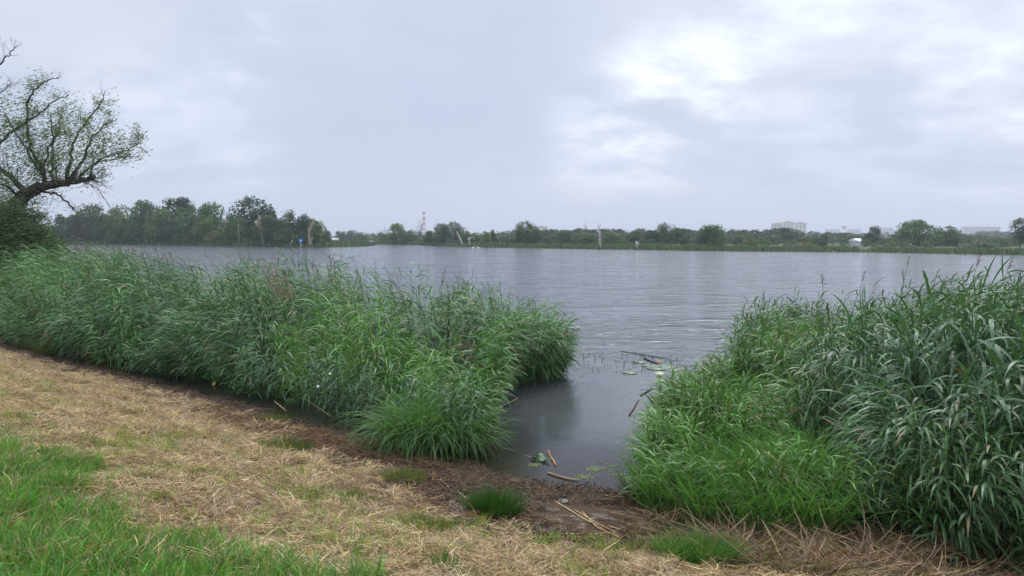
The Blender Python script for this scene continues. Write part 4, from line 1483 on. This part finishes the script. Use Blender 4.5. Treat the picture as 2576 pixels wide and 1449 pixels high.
def scatter(name, label, xy, coll, nvar, rng, smin=.8, smax=1.3, tilt=.25, dz=0.0, zmin=None):
    n = len(xy)
    z = height(xy[:, 0], xy[:, 1]) + dz
    if zmin is not None:
        z = np.maximum(z, zmin)
    e = .05
    sx = (height(xy[:, 0] + e, xy[:, 1]) - height(xy[:, 0] - e, xy[:, 1])) / (2 * e)
    sy = (height(xy[:, 0], xy[:, 1] + e) - height(xy[:, 0], xy[:, 1] - e)) / (2 * e)
    me_ = bpy.data.meshes.new(name)
    me_.vertices.add(n)
    me_.vertices.foreach_set('co', np.column_stack((xy, z)).astype(np.float32).ravel())
    a = me_.attributes.new('rot', 'FLOAT_VECTOR', 'POINT')
    # slope first (x, y), spin baked into variant choice plus a z spin in a second node
    a.data.foreach_set('vector', np.column_stack((np.arctan(sy) + rng.normal(0, tilt * .3, n), -np.arctan(sx) + rng.normal(0, tilt * .3, n), np.zeros(n))).astype(np.float32).ravel())
    a = me_.attributes.new('spin', 'FLOAT_VECTOR', 'POINT')
    a.data.foreach_set('vector', np.column_stack((np.zeros((n, 2)), rng.uniform(0, 6.28, n))).astype(np.float32).ravel())
    a = me_.attributes.new('scl', 'FLOAT', 'POINT')
    a.data.foreach_set('value', rng.uniform(smin, smax, n).astype(np.float32))
    a = me_.attributes.new('idx', 'INT', 'POINT')
    a.data.foreach_set('value', rng.integers(0, nvar, n).astype(np.int32))
    o = link(name, me_)
    ng = bpy.data.node_groups.new(name, 'GeometryNodeTree')
    ng.interface.new_socket('Geometry', in_out='INPUT', socket_type='NodeSocketGeometry')
    ng.interface.new_socket('Geometry', in_out='OUTPUT', socket_type='NodeSocketGeometry')
    N_ = ng.nodes
    gi, go = N_.new('NodeGroupInput'), N_.new('NodeGroupOutput')
    ip = N_.new('GeometryNodeInstanceOnPoints')
    ci = N_.new('GeometryNodeCollectionInfo')
    ci.inputs['Collection'].default_value = coll
    ci.inputs['Separate Children'].default_value = True
    ci.inputs['Reset Children'].default_value = True
    ip.inputs['Pick Instance'].default_value = True

    def na(nm, typ):
        q = N_.new('GeometryNodeInputNamedAttribute')
        q.data_type = typ
        q.inputs['Name'].default_value = nm
        return next(s for s in q.outputs if s.enabled and s.name == 'Attribute')
    Lk = ng.links.new
    Lk(gi.outputs[0], ip.inputs['Points'])
    Lk(ci.outputs[0], ip.inputs['Instance'])
    Lk(na('idx', 'INT'), ip.inputs['Instance Index'])
    Lk(na('rot', 'FLOAT_VECTOR'), ip.inputs['Rotation'])
    Lk(na('scl', 'FLOAT'), ip.inputs['Scale'])
    ro = N_.new('GeometryNodeRotateInstances')
    Lk(ip.outputs[0], ro.inputs['Instances'])
    Lk(na('spin', 'FLOAT_VECTOR'), ro.inputs['Rotation'])
    ro.inputs['Local Space'].default_value = True
    Lk(ro.outputs[0], go.inputs[0])
    md = o.modifiers.new('scatter', 'NODES')
    md.node_group = ng
    return tag(o, label, None, None, 'stuff')


rg = np.random.default_rng(61)


def clump(n, r, h0, h1, wd_, e_hi, e_lo, col, seed, K=4, mixc=None, lie=False):
    g = np.random.default_rng(seed)
    a = g.uniform(0, 6.28, n)
    q = np.sqrt(g.uniform(0, 1, n)) * r
    b_ = Bag()
    z = g.uniform(0, .035, n) if lie else np.full(n, -.01)
    c_ = vary(col, n, .25, g)
    if mixc is not None:
        mm = g.uniform(size=n) < mixc[1]
        c_[mm] = vary(mixc[0], mm.sum(), .25, g)
    if lie:
        b_.ribbons(np.column_stack((q * np.cos(a), q * np.sin(a), z)), g.uniform(0, 6.28, n), g.normal(.06, .13, n), g.normal(-.08, .16, n), g.uniform(h0, h1, n), wd_ * g.uniform(.6, 1.3, n), 3, [.8, 1, .9, .4], g.normal(0, .5, n), c_, 1.0, az1=g.normal(0, .5, n))
    else:
        e0 = g.uniform(1.0, 1.5, n)
        b_.ribbons(np.column_stack((q * np.cos(a), q * np.sin(a), z)), g.uniform(0, 6.28, n), e0, g.uniform(e_lo, e_hi, n), g.uniform(h0, h1, n), wd_ * g.uniform(.7, 1.3, n), K, None, g.normal(0, .6, n), c_, 1.3)
    return b_.mesh('clump', M_STRAW if lie else M_GRASS)


def spots(n, x0, x1, y0, y1, test):
    q = rg.uniform((x0, y0), (x1, y1), (n, 2))
    fr_ = (np.abs(q[:, 0]) < q[:, 1] * .78 + 1.2)
    q = q[fr_]
    d = shore_d(q[:, 0], q[:, 1])
    return q[test(q, d)]


gcol = variant_coll('green', [clump(46, .10, .09, .24, .0055, 1.0, -.3, (.095, .235, .034), 400 + i, mixc=((.30, .24, .11), .14)) for i in range(8)]
                    + [clump(40, .09, .07, .17, .005, 1.2, .1, (.165, .28, .042), 420 + i) for i in range(3)] + [clump(16, .08, .04, .09, .022, .9, -.2, (.09, .19, .04), 430)])
gtest = lambda q, d: (d + (fbm(q[:, 0] * .9, q[:, 1] * .9, 31) - .5) * 1.6 + rg.normal(0, .25, len(d))) > 5.33
scatter('lawn_grass', 'lush green grass of the bank in the lower left', spots(16000, -10, 4, 1.5, 9, gtest), gcol, 12, rg, .7, 1.35, .5)

# sparse yellow-green shoots coming through the straw
shcol = variant_coll('shoot', [clump(22, .07, .05, .13, .0045, 1.3, .4, (.20, .30, .05), 440 + i, mixc=((.30, .25, .11), .25)) for i in range(6)])
stest = lambda q, d: (d > 2.0) & (d < 6) & (fbm(q[:, 0] * 1.5, q[:, 1] * 1.5, 51) > .52 - .05 * smooth01(d, 4, 5.6)) & (rg.uniform(size=len(d)) < .8)
scatter('grass_shoots', 'yellow green shoots coming up through the cut straw', spots(30000, -18, 5, 2, 22, stest), shcol, 6, rg, .7, 1.4, .4)

# mown straw
scol = variant_coll('straw', [clump(60, .14, .04, .14, .0040, 0, 0, ((.53, .405, .25) if i % 3 else (.38, .275, .165)), 460 + i, lie=True, mixc=((.17, .115, .070), .30)) for i in range(9)])
mudedge = lambda q: np.interp(q[:, 0], [-3.5, -1.2, -.3, 6], [1.2, 1.6, 2.15, 2.1]) + (fbm(q[:, 0] * 1.1, q[:, 1] * 1.1, 21) - .5) * 1.3
sttest = lambda q, d: (d > np.where(q[:, 0] < -3.5, .55, mudedge(q) + .0)) & (d < 6.4) & (rg.uniform(size=len(d)) < 1.1 - .7 * smooth01(d, 5.1, 6.3)) & (fbm(q[:, 0] * 2.6, q[:, 1] * 2.6, 71) > .385)
sq = spots(80000, -19, 6, 2, 23, sttest)
sq = sq[[not any((abs(x_ - t_[0]) < t_[2] * .95 and abs(y_ - t_[1]) < t_[3] * .95 + .12) for t_ in TUFTS) for x_, y_ in sq]]
scatter('mown_straw', 'dry tan mown grass lying over the bank', sq, scol, 9, rg, .7, 1.3, .8, .005)

# dark rotting litter on the shore
def chips(seed, n=30, r=.13):
    g = np.random.default_rng(seed)
    b_ = Bag()
    for i in range(n):
        a, q = g.uniform(0, 6.28), math.sqrt(g.uniform()) * r
        c = np.array((q * math.cos(a), q * math.sin(a), g.uniform(0, .02)))
        d = g.normal(size=3) * np.array((1, 1, .4))
        d /= np.linalg.norm(d)
        L = g.uniform(.012, .035)
        m_ = c + np.array((0, 0, g.uniform(.0, .008)))
        b_.tube(np.array((c - d * L * .5, m_, c + d * L * .5)), [.003, g.uniform(.004, .008), .0025], 4, vary((.085, .052, .027), 1, .4, g)[0])
    return b_.mesh('chips', M_LITTER)


lcol = variant_coll('litter', [chips(500 + i) for i in range(7)])
ltest = lambda q, d: (d > -.05) & (d < np.where(q[:, 0] < -2.5, 1.0, mudedge(q) + .3)) & (q[:, 0] > -12) & (fbm(q[:, 0] * .9 + 3.1, q[:, 1] * .9, 91) > np.where((d > .75) & (d < 1.9), .44, .15))
scatter('rotting_litter', 'dark brown rotting reed litter washed up on the muddy shore', spots(13000, -12, 4.5, 4, 20, ltest), lcol, 7, rg, .8, 1.5, .5, .004)

# brown dead-reed litter below the right bed
dcol = variant_coll('deadreed', [clump(26, .2, .18, .5, .008, 0, 0, (.27, .195, .115), 540 + i, lie=True, mixc=((.12, .08, .05), .35)) for i in range(6)])
dp = sample_poly([tuple(gnd(*q_)[:2]) for q_ in ((1640, 1300), (1900, 1325), (2100, 1362), (2300, 1396), (2576, 1440), (2576, 1500), (2300, 1500), (1950, 1470), (1760, 1400), (1620, 1345))], 900, rg)
scatter('dead_reed_litter', 'heap of brown dead reed stalks below the right-hand bed', dp, dcol, 6, rg, .7, 1.25, .9, .01)
dp = sample_poly([(-1.0, 10.0), (-3.4, 11.4), (-5.4, 12.6), (-6.2, 12.6), (-4, 10.8), (-2.0, 9.6), (-1.2, 9.3)], 420, rg)
d2 = variant_coll('brownreed', [clump(20, .16, .10, .3, .007, 0, 0, (.20, .115, .062), 560 + i, lie=True, mixc=((.09, .055, .035), .4)) for i in range(5)])
scatter('brown_reed_litter', 'reddish brown reed scraps on the bare soil before the left-hand bed', np.vstack((dp, spots(1500, -2, 3.2, 5.5, 11, lambda q, d: (d > .5) & (d < 2.3) & (rg.uniform(size=len(d)) < .16 + .3 * smooth01(d, 1.2, 2.2)))[:170])), d2, 5, rg, .7, 1.2, .5, .005)

# ------------------------------------------------------------------ single stalks, wood and plants at the water edge
def stalk(pxs, r, label, col=(.36, .25, .13), name='reed_stalk', cat='reed stalk', lift=.012, group=None, zfix=None, mat=None, k=6):
    P = np.array([gnd(a, b_) if zfix is None else gnd(a, b_, zfix) for a, b_ in pxs])
    P[:, 2] = np.maximum(P[:, 2], 0) + lift
    tq = np.linspace(0, len(P) - 1, max(4, len(P) * 3))
    P = np.stack([np.interp(tq, np.arange(len(P)), P[:, j]) for j in range(3)], 1)
    if zfix is None:
        P[:, 2] = np.maximum(P[:, 2], np.maximum(height(P[:, 0], P[:, 1]), 0) + lift * .6)
    c0 = P.mean(0)
    R = r * np.interp(np.linspace(0, 1, len(P)), [0, .1, .8, 1], [.8, 1, .85, .5])
    b_ = Bag()
    b_.tube(P - c0, R, k, col)
    return tag(link(name, b_.mesh(name, mat or M_STALK), None, tuple(c0)), label, cat, group)


TAN = (.42, .30, .16)
for pts, lab in (
        ([(1445, 1285), (1500, 1318), (1555, 1345)], 'long dry reed stalk running down right across the mud, upper of the crossing bundle'),
        ([(1395, 1262), (1450, 1296), (1520, 1335)], 'dry reed stalk starting by the grey stone and running down right'),
        ([(1465, 1290), (1500, 1328), (1545, 1350)], 'thicker dry reed stalk lying beside the longest one on the mud'),
        ([(1565, 1302), (1600, 1270)], 'short dry stalk pointing up right towards the right-hand bed'),
        ([(1535, 1293), (1580, 1297)], 'short straight dry stalk lying level left of the right-hand bed'),
        ([(1410, 1345), (1480, 1347), (1560, 1346)], 'level dry stalk along the lower edge of the mud'),
        ([(1525, 1325), (1575, 1338), (1620, 1342)], 'dry stalk lying level at the lower right of the mud'),
        ([(1580, 1335), (1620, 1355), (1660, 1388)], 'long thin dry stalk running off the mud towards the dense tuft'),
        ([(1255, 1268), (1300, 1263)], 'short dry stalk behind the dark green grass tuft'),
        ([(1108, 1208), (1130, 1228)], 'reddish dry stalk at the left end of the mud'),
        ([(1150, 1238), (1185, 1266)], 'dry stalk running into the dark green grass tuft from the left'),
        ([(1290, 1318), (1288, 1290)], 'thin upright dry stalk on the sand right of the dark green tuft'),
        ([(1510, 1247), (1540, 1252), (1575, 1252)], 'pale broken stalk lying near the upper edge of the mud'),
        ([(1600, 1330), (1560, 1312)], 'short brown stalk under the right-hand bed at the mud'),
        ([(1860, 1350), (1920, 1375), (1985, 1430)], 'longest pale dead stalk in the brown litter heap at the bottom right'),
        ([(2030, 1345), (2090, 1400)], 'pale dead stalk slanting through the litter heap below the right-hand bed'),
        ([(2120, 1425), (2200, 1440)], 'pale dead stalk lying nearly level at the right of the litter heap'),
        ([(1900, 1340), (1870, 1300)], 'dead stalk leaning up against the right-hand reeds'),
        ([(760, 1000), (835, 1050)], 'brown dead stalk on the bare soil before the left-hand bed'),
        ([(690, 1010), (720, 1035)], 'short pale chip of reed on the bare soil before the left-hand bed')):
    stalk(pts, .0075, lab, vary(TAN, 1, .18, rg)[0])
stalk([(1650, 1262), (1700, 1243), (1752, 1236)], .007, 'yellow dead stalk bent across the front of the right-hand bed', (.40, .28, .12), lift=.35)

# floating wood
stalk([(1379, 1136), (1384, 1150), (1393, 1163), (1398, 1173)], .019, 'orange brown curved piece of rotten wood floating in the inlet', (.30, .16, .075), 'floating_wood', 'driftwood', .012, zfix=0.0, mat=M_DEAD, k=8)
stalk([(1378, 1191), (1400, 1199), (1430, 1207), (1458, 1211)], .014, 'pale bent stick lying where the water meets the mud', (.28, .20, .12), 'driftwood_stick', 'driftwood', .015, zfix=0.0, mat=M_DEAD, k=8)
stalk([(1583, 1046), (1592, 1032), (1607, 1006)], .020, 'long dark stick with a black end floating in the inlet, nearest to the right bank', (.06, .045, .04), 'floating_stick', 'driftwood', .008, zfix=0.0, mat=M_DEAD)
stalk([(1612, 996), (1630, 985), (1640, 978)], .02, 'short dark stick floating beyond the longer one', (.03, .028, .027), 'floating_stick', 'driftwood', .008, zfix=0.0, mat=M_DEAD)
stalk([(1560, 884), (1600, 890), (1650, 898), (1690, 905)], .009, 'long thin dark branch floating past the lily pads', (.035, .03, .03), 'floating_branch', 'driftwood', .01, zfix=0.0, mat=M_DEAD)
stalk([(1620, 903), (1642, 912), (1655, 916)], .028, 'dark lump of branch touching the lily pads', (.03, .026, .024), 'floating_branch', 'driftwood', .01, zfix=0.0, mat=M_DEAD)
stalk([(1262, 972), (1290, 967), (1340, 965)], .009, 'straight dry stalk floating in the dark water below the left-hand bed', (.34, .24, .13), zfix=0.0, lift=.02)
stalk([(1190, 1053), (1230, 1045), (1275, 1022), (1304, 1007)], .009, 'curved dry stalk reaching out over the inlet from the sedge', (.36, .23, .12), zfix=0.0, lift=.05)
stalk([(1266, 1127), (1300, 1136)], .006, 'thin brown stalk floating left of the leaf cluster', (.22, .16, .11), zfix=0.0, lift=.004)
stalk([(1314, 1143), (1340, 1152)], .006, 'thin brown stalk floating just above the leaf cluster', (.26, .19, .12), zfix=0.0, lift=.004)
stalk([(1248, 1150), (1268, 1168)], .007, 'thin black twig floating near the mud at the left of the inlet', (.03, .028, .03), zfix=0.0, lift=.004)
stalk([(1500, 1160), (1535, 1170)], .006, 'thin brown stalk floating above the green scum', (.24, .17, .12), zfix=0.0, lift=.004)


def pad(px, py, r, label, col=(.13, .18, .105), notch=True):
    p = gnd(px, py, 0.0)
    k = 22
    a = np.linspace(.18, 2 * math.pi - .18, k) + rg.uniform(0, 6.28)
    rad = r * (1 + .05 * np.sin(a * 3))
    V = np.vstack(([(0, 0, .010)], np.column_stack((rad * np.cos(a), rad * np.sin(a), .014 + .004 * np.sin(a * 4))), np.column_stack((rad * np.cos(a), rad * np.sin(a), np.full(k, .004)))))
    Fs = [np.array([(0, i + 1, i + 2) for i in range(k - 1)]), np.array([(i + 1, i + 1 + k, i + 2 + k, i + 2) for i in range(k - 1)])]
    b_ = Bag()
    b_.add(V, Fs, np.array(col) * rg.uniform(.9, 1.1))
    return tag(link('lily_pad', b_.mesh('lily_pad', M_PAD), None, tuple(p)), label, 'lily pad')


pad(1571, 881 + 10, .10, 'tiny lily pad among the floating bits out in the inlet mouth')
pad(1585, 938, .20, 'single lily pad floating alone, nearest the open inlet')
pad(1610, 912, .17, 'small pale lily pad left of the big pads')
pad(1635, 921, .22, 'lily pad at the left end of the group of big pads')
pad(1652, 927, .26, 'broadest pad in the middle of the lily pad group')
pad(1677, 924, .24, 'lily pad behind the broadest one, nearest the yellow flower')
pad(1690, 931, .22, 'lily pad at the right of the group touching the grass')
pad(1668, 1000, .22, 'pale lily pad half under the grass below the white flowers')


def lily(px, py, s, label, col, n=14, centre=(.7, .5, .06)):
    p = gnd(px, py, 0.0)
    root = thing('water_lily', label, 'flower', p)
    for ring, (e, L, m_) in enumerate(((.35, .085, n), (.8, .075, n - 4), (1.2, .055, 6))):
        pm = None
        for i in range(m_):
            if pm is None:
                b_ = Bag()
                b_.ribbons([(0, 0, 0)], 0, e - .2, e + .45, L * s, .034 * s, 4, [.4, .9, 1, .7, .08], 0, np.array(col)[None])
                pm = b_.mesh('petal', M_PETAL)
            link('petal', pm, root, (0, 0, .012), (0, 0, i * 6.283 / m_ + ring * .2))
    b_ = Bag()
    lathe(b_, [(.012 * s, .01), (.018 * s, .03), (.004, .04)], 10, centre)
    link('stamens', b_.mesh('stamens', M_PETAL), root)
    return root


lily(1659, 945, 1.5, 'open white water lily beside the right-hand grass', (.85, .85, .80))
lily(1664, 961, 1.0, 'smaller white water lily just below the open one', (.82, .84, .78))
lily(1658, 912, .9, 'yellow pond lily flower at the dark branch by the pads', (.75, .5, .04), 8)

# leaf cluster floating in the inlet
p = gnd(1358, 1158, 0.0)
root = thing('floating_plant', 'torn green leafy plant floating near the mud in the inlet', 'water plant', p)
b_ = Bag()
b_.ribbons([(0, 0, .01)], 0, .3, -.5, .13, .075, 4, [.3, 1, .9, .6, .05], .3, np.array([(.045, .115, .05)]))
lm = b_.mesh('leaf', M_LEAF)
for i in range(9):
    link('leaf', lm, root, (rg.normal(0, .05), rg.normal(0, .06), rg.uniform(0, .03)), (rg.normal(0, .2), 0, rg.uniform(0, 6.28)))
b_ = Bag()
b_.tube([(-.15, .05, .01), (0, 0, .02), (.12, -.06, .01)], [.004, .005, .003], 5, (.1, .14, .05))
link('stem', b_.mesh('stem', M_LEAF), root)

# green scum
b_ = Bag()
for (px, py, r_, k) in ((1500, 1180, .11, 260), (1345, 1170, .07, 90), (1540, 1173, .06, 90), (1470, 1200, .12, 140), (1560, 1200, .12, 60)):
    p = gnd(px, py, 0.0)
    q = rg.normal(0, 1, (k, 2)) * r_ * np.array((.6, .5)) + p[:2]
    q = q[shore_d(q[:, 0], q[:, 1]) < -.04]
    k = len(q)
    b_.ribbons(np.column_stack((q, rg.uniform(.002, .006, k))), rg.uniform(0, 6.28, k), 0, 0, rg.uniform(.01, .03, k), rg.uniform(.01, .025, k), 2, [.5, 1, .5], 0, vary((.17, .23, .08), k, .25, rg))
tag(link('algae_scum', b_.mesh('algae_scum', M_LEAF)), 'yellow green scum floating along the muddy edge', None, None, 'stuff')

# floating bits of reed and seed on the calm inlet
n = 1500
q = sample_poly([(-.3, 10.2), (.2, 9.5), (1.5, 8.95), (1.9, 10), (2.4, 12), (3.3, 14.5), (4.2, 17), (5.6, 19.4), (2.2, 19.6), (1.6, 18), (1.6, 15.8), (.1, 14.6)], n, rg)
far_w = smooth01(q[:, 1], 15.5, 17.5)
dm = vnoise(q[:, 0] * 1.2, q[:, 1] * 1.6, 15)
q = q[(rg.uniform(size=n) < .25 + .75 * far_w) & (dm > .3)]
k = len(q)
b_ = Bag()
b_.ribbons(np.column_stack((q, np.full(k, .004))), rg.uniform(0, 6.28, k), 0.05, 0, rg.uniform(.02, .12, k) * (.6 + .9 * smooth01(q[:, 1], 12, 17)), rg.uniform(.005, .014, k), 2, [.6, 1, .4], 0,
           np.where(rg.uniform(size=(k, 1)) < .6, vary((.04, .038, .03), k, .3, rg), vary((.16, .14, .08), k, .3, rg)))
k = 130
q = np.column_stack((rg.uniform(1.9, 4.6, k), rg.uniform(16.6, 19.2, k)))
b_.ribbons(np.column_stack((q, np.full(k, -.02))), rg.uniform(0, 6.28, k), 1.4, .9, rg.uniform(.06, .16, k), .012, 3, None, rg.uniform(0, 3, k), vary((.04, .07, .03), k, .3, rg))
tag(link('floating_bits', b_.mesh('floating_bits', M_STRAW)), 'scattered floating reed bits and shoots on the calm inlet', None, None, 'stuff')

# bindweed flowers and a fallen leaf
for (px, py, Y, lab) in ((830, 940, 11.4, 'upper of two white bindweed flowers on the left-hand reeds'), (800, 972, 11.2, 'lower of two white bindweed flowers on the left-hand reeds')):
    p = at(px, py, Y)
    b_ = Bag()
    lathe(b_, [(.004, -.04), (.008, -.015), (.022, .0), (.023, .002), (.008, -.008)], 12, (.82, .83, .82))
    tag(link('bindweed_flower', b_.mesh('bindweed_flower', M_PETAL), None, tuple(p), (1.1, 0, rg.uniform(-.5, .5))), lab, 'flower')
p = gnd(535, 972)
b_ = Bag()
b_.ribbons([(0, 0, .01)], 1.2, 1.0, .2, .13, .07, 4, [.3, 1, .9, .5, .05], .6, np.array([(.50, .34, .10)]))
tag(link('fallen_leaf', b_.mesh('fallen_leaf', M_LEAF), None, tuple(p)), 'single yellow fallen leaf on the bare soil near the left-hand bed', 'leaf')


# stones on the sand
def stone(px, py, r, label, col):
    p = gnd(px, py)
    g = np.random.default_rng(int(px * 7 + py))
    a = np.arange(9) * 2 * math.pi / 9
    rings = []
    for zf, rf in ((-.3, .8), (.0, 1.0), (.3, .85), (.48, .45)):
        rings.append(np.column_stack((np.cos(a) * r * rf * g.uniform(.85, 1.15, 9) * 1.3, np.sin(a) * r * rf * g.uniform(.85, 1.15, 9), np.full(9, r * zf) + g.normal(0, r * .04, 9))))
    V = np.vstack(rings)
    Q = np.array([(i * 9 + j, i * 9 + (j + 1) % 9, (i + 1) * 9 + (j + 1) % 9, (i + 1) * 9 + j) for i in range(3) for j in range(9)])
    b_ = Bag()
    b_.add(V, [Q, np.array([[27 + j for j in range(9)]])], col)
    return tag(link('stone', b_.mesh('stone', M_DEAD), None, tuple(p), (0, 0, g.uniform(0, 6))), label, 'stone')


stone(1416, 1262, .055, 'grey stone at the head of the dry stalk bundle on the mud', (.20, .19, .17))
stone(1292, 1258, .03, 'small pale stone on the sand behind the dark green tuft', (.30, .25, .2))
stone(1312, 1268, .028, 'small rounded stone on the sand right of the pale one', (.25, .2, .16))
stone(930, 1047, .09, 'flat grey stone at the edge of the bare soil under the left-hand reeds', (.22, .21, .19))

# ------------------------------------------------------------------ haze
m, t, out = mat_new('haze_air')
pv = t.n('ShaderNodeVolumePrincipled')
t.put(pv.inputs['Color'], (.86, .90, 1.0))
pv.inputs['Density'].default_value = .00034
pv.inputs['Anisotropy'].default_value = .2
t.t.links.new(pv.outputs[0], out.inputs['Volume'])
b_ = Bag()
b_.box((0, 1900, 60), (7600, 4500, 128))
hz = link('haze', b_.mesh('haze', m, False))
tag(hz, 'thin summer haze over the lake and the far shore', None, None, 'stuff')
print('objects', len(bpy.data.objects), 'tris', sum(len(o.data.polygons) for o in COL.objects if o.type == 'MESH') * 2)
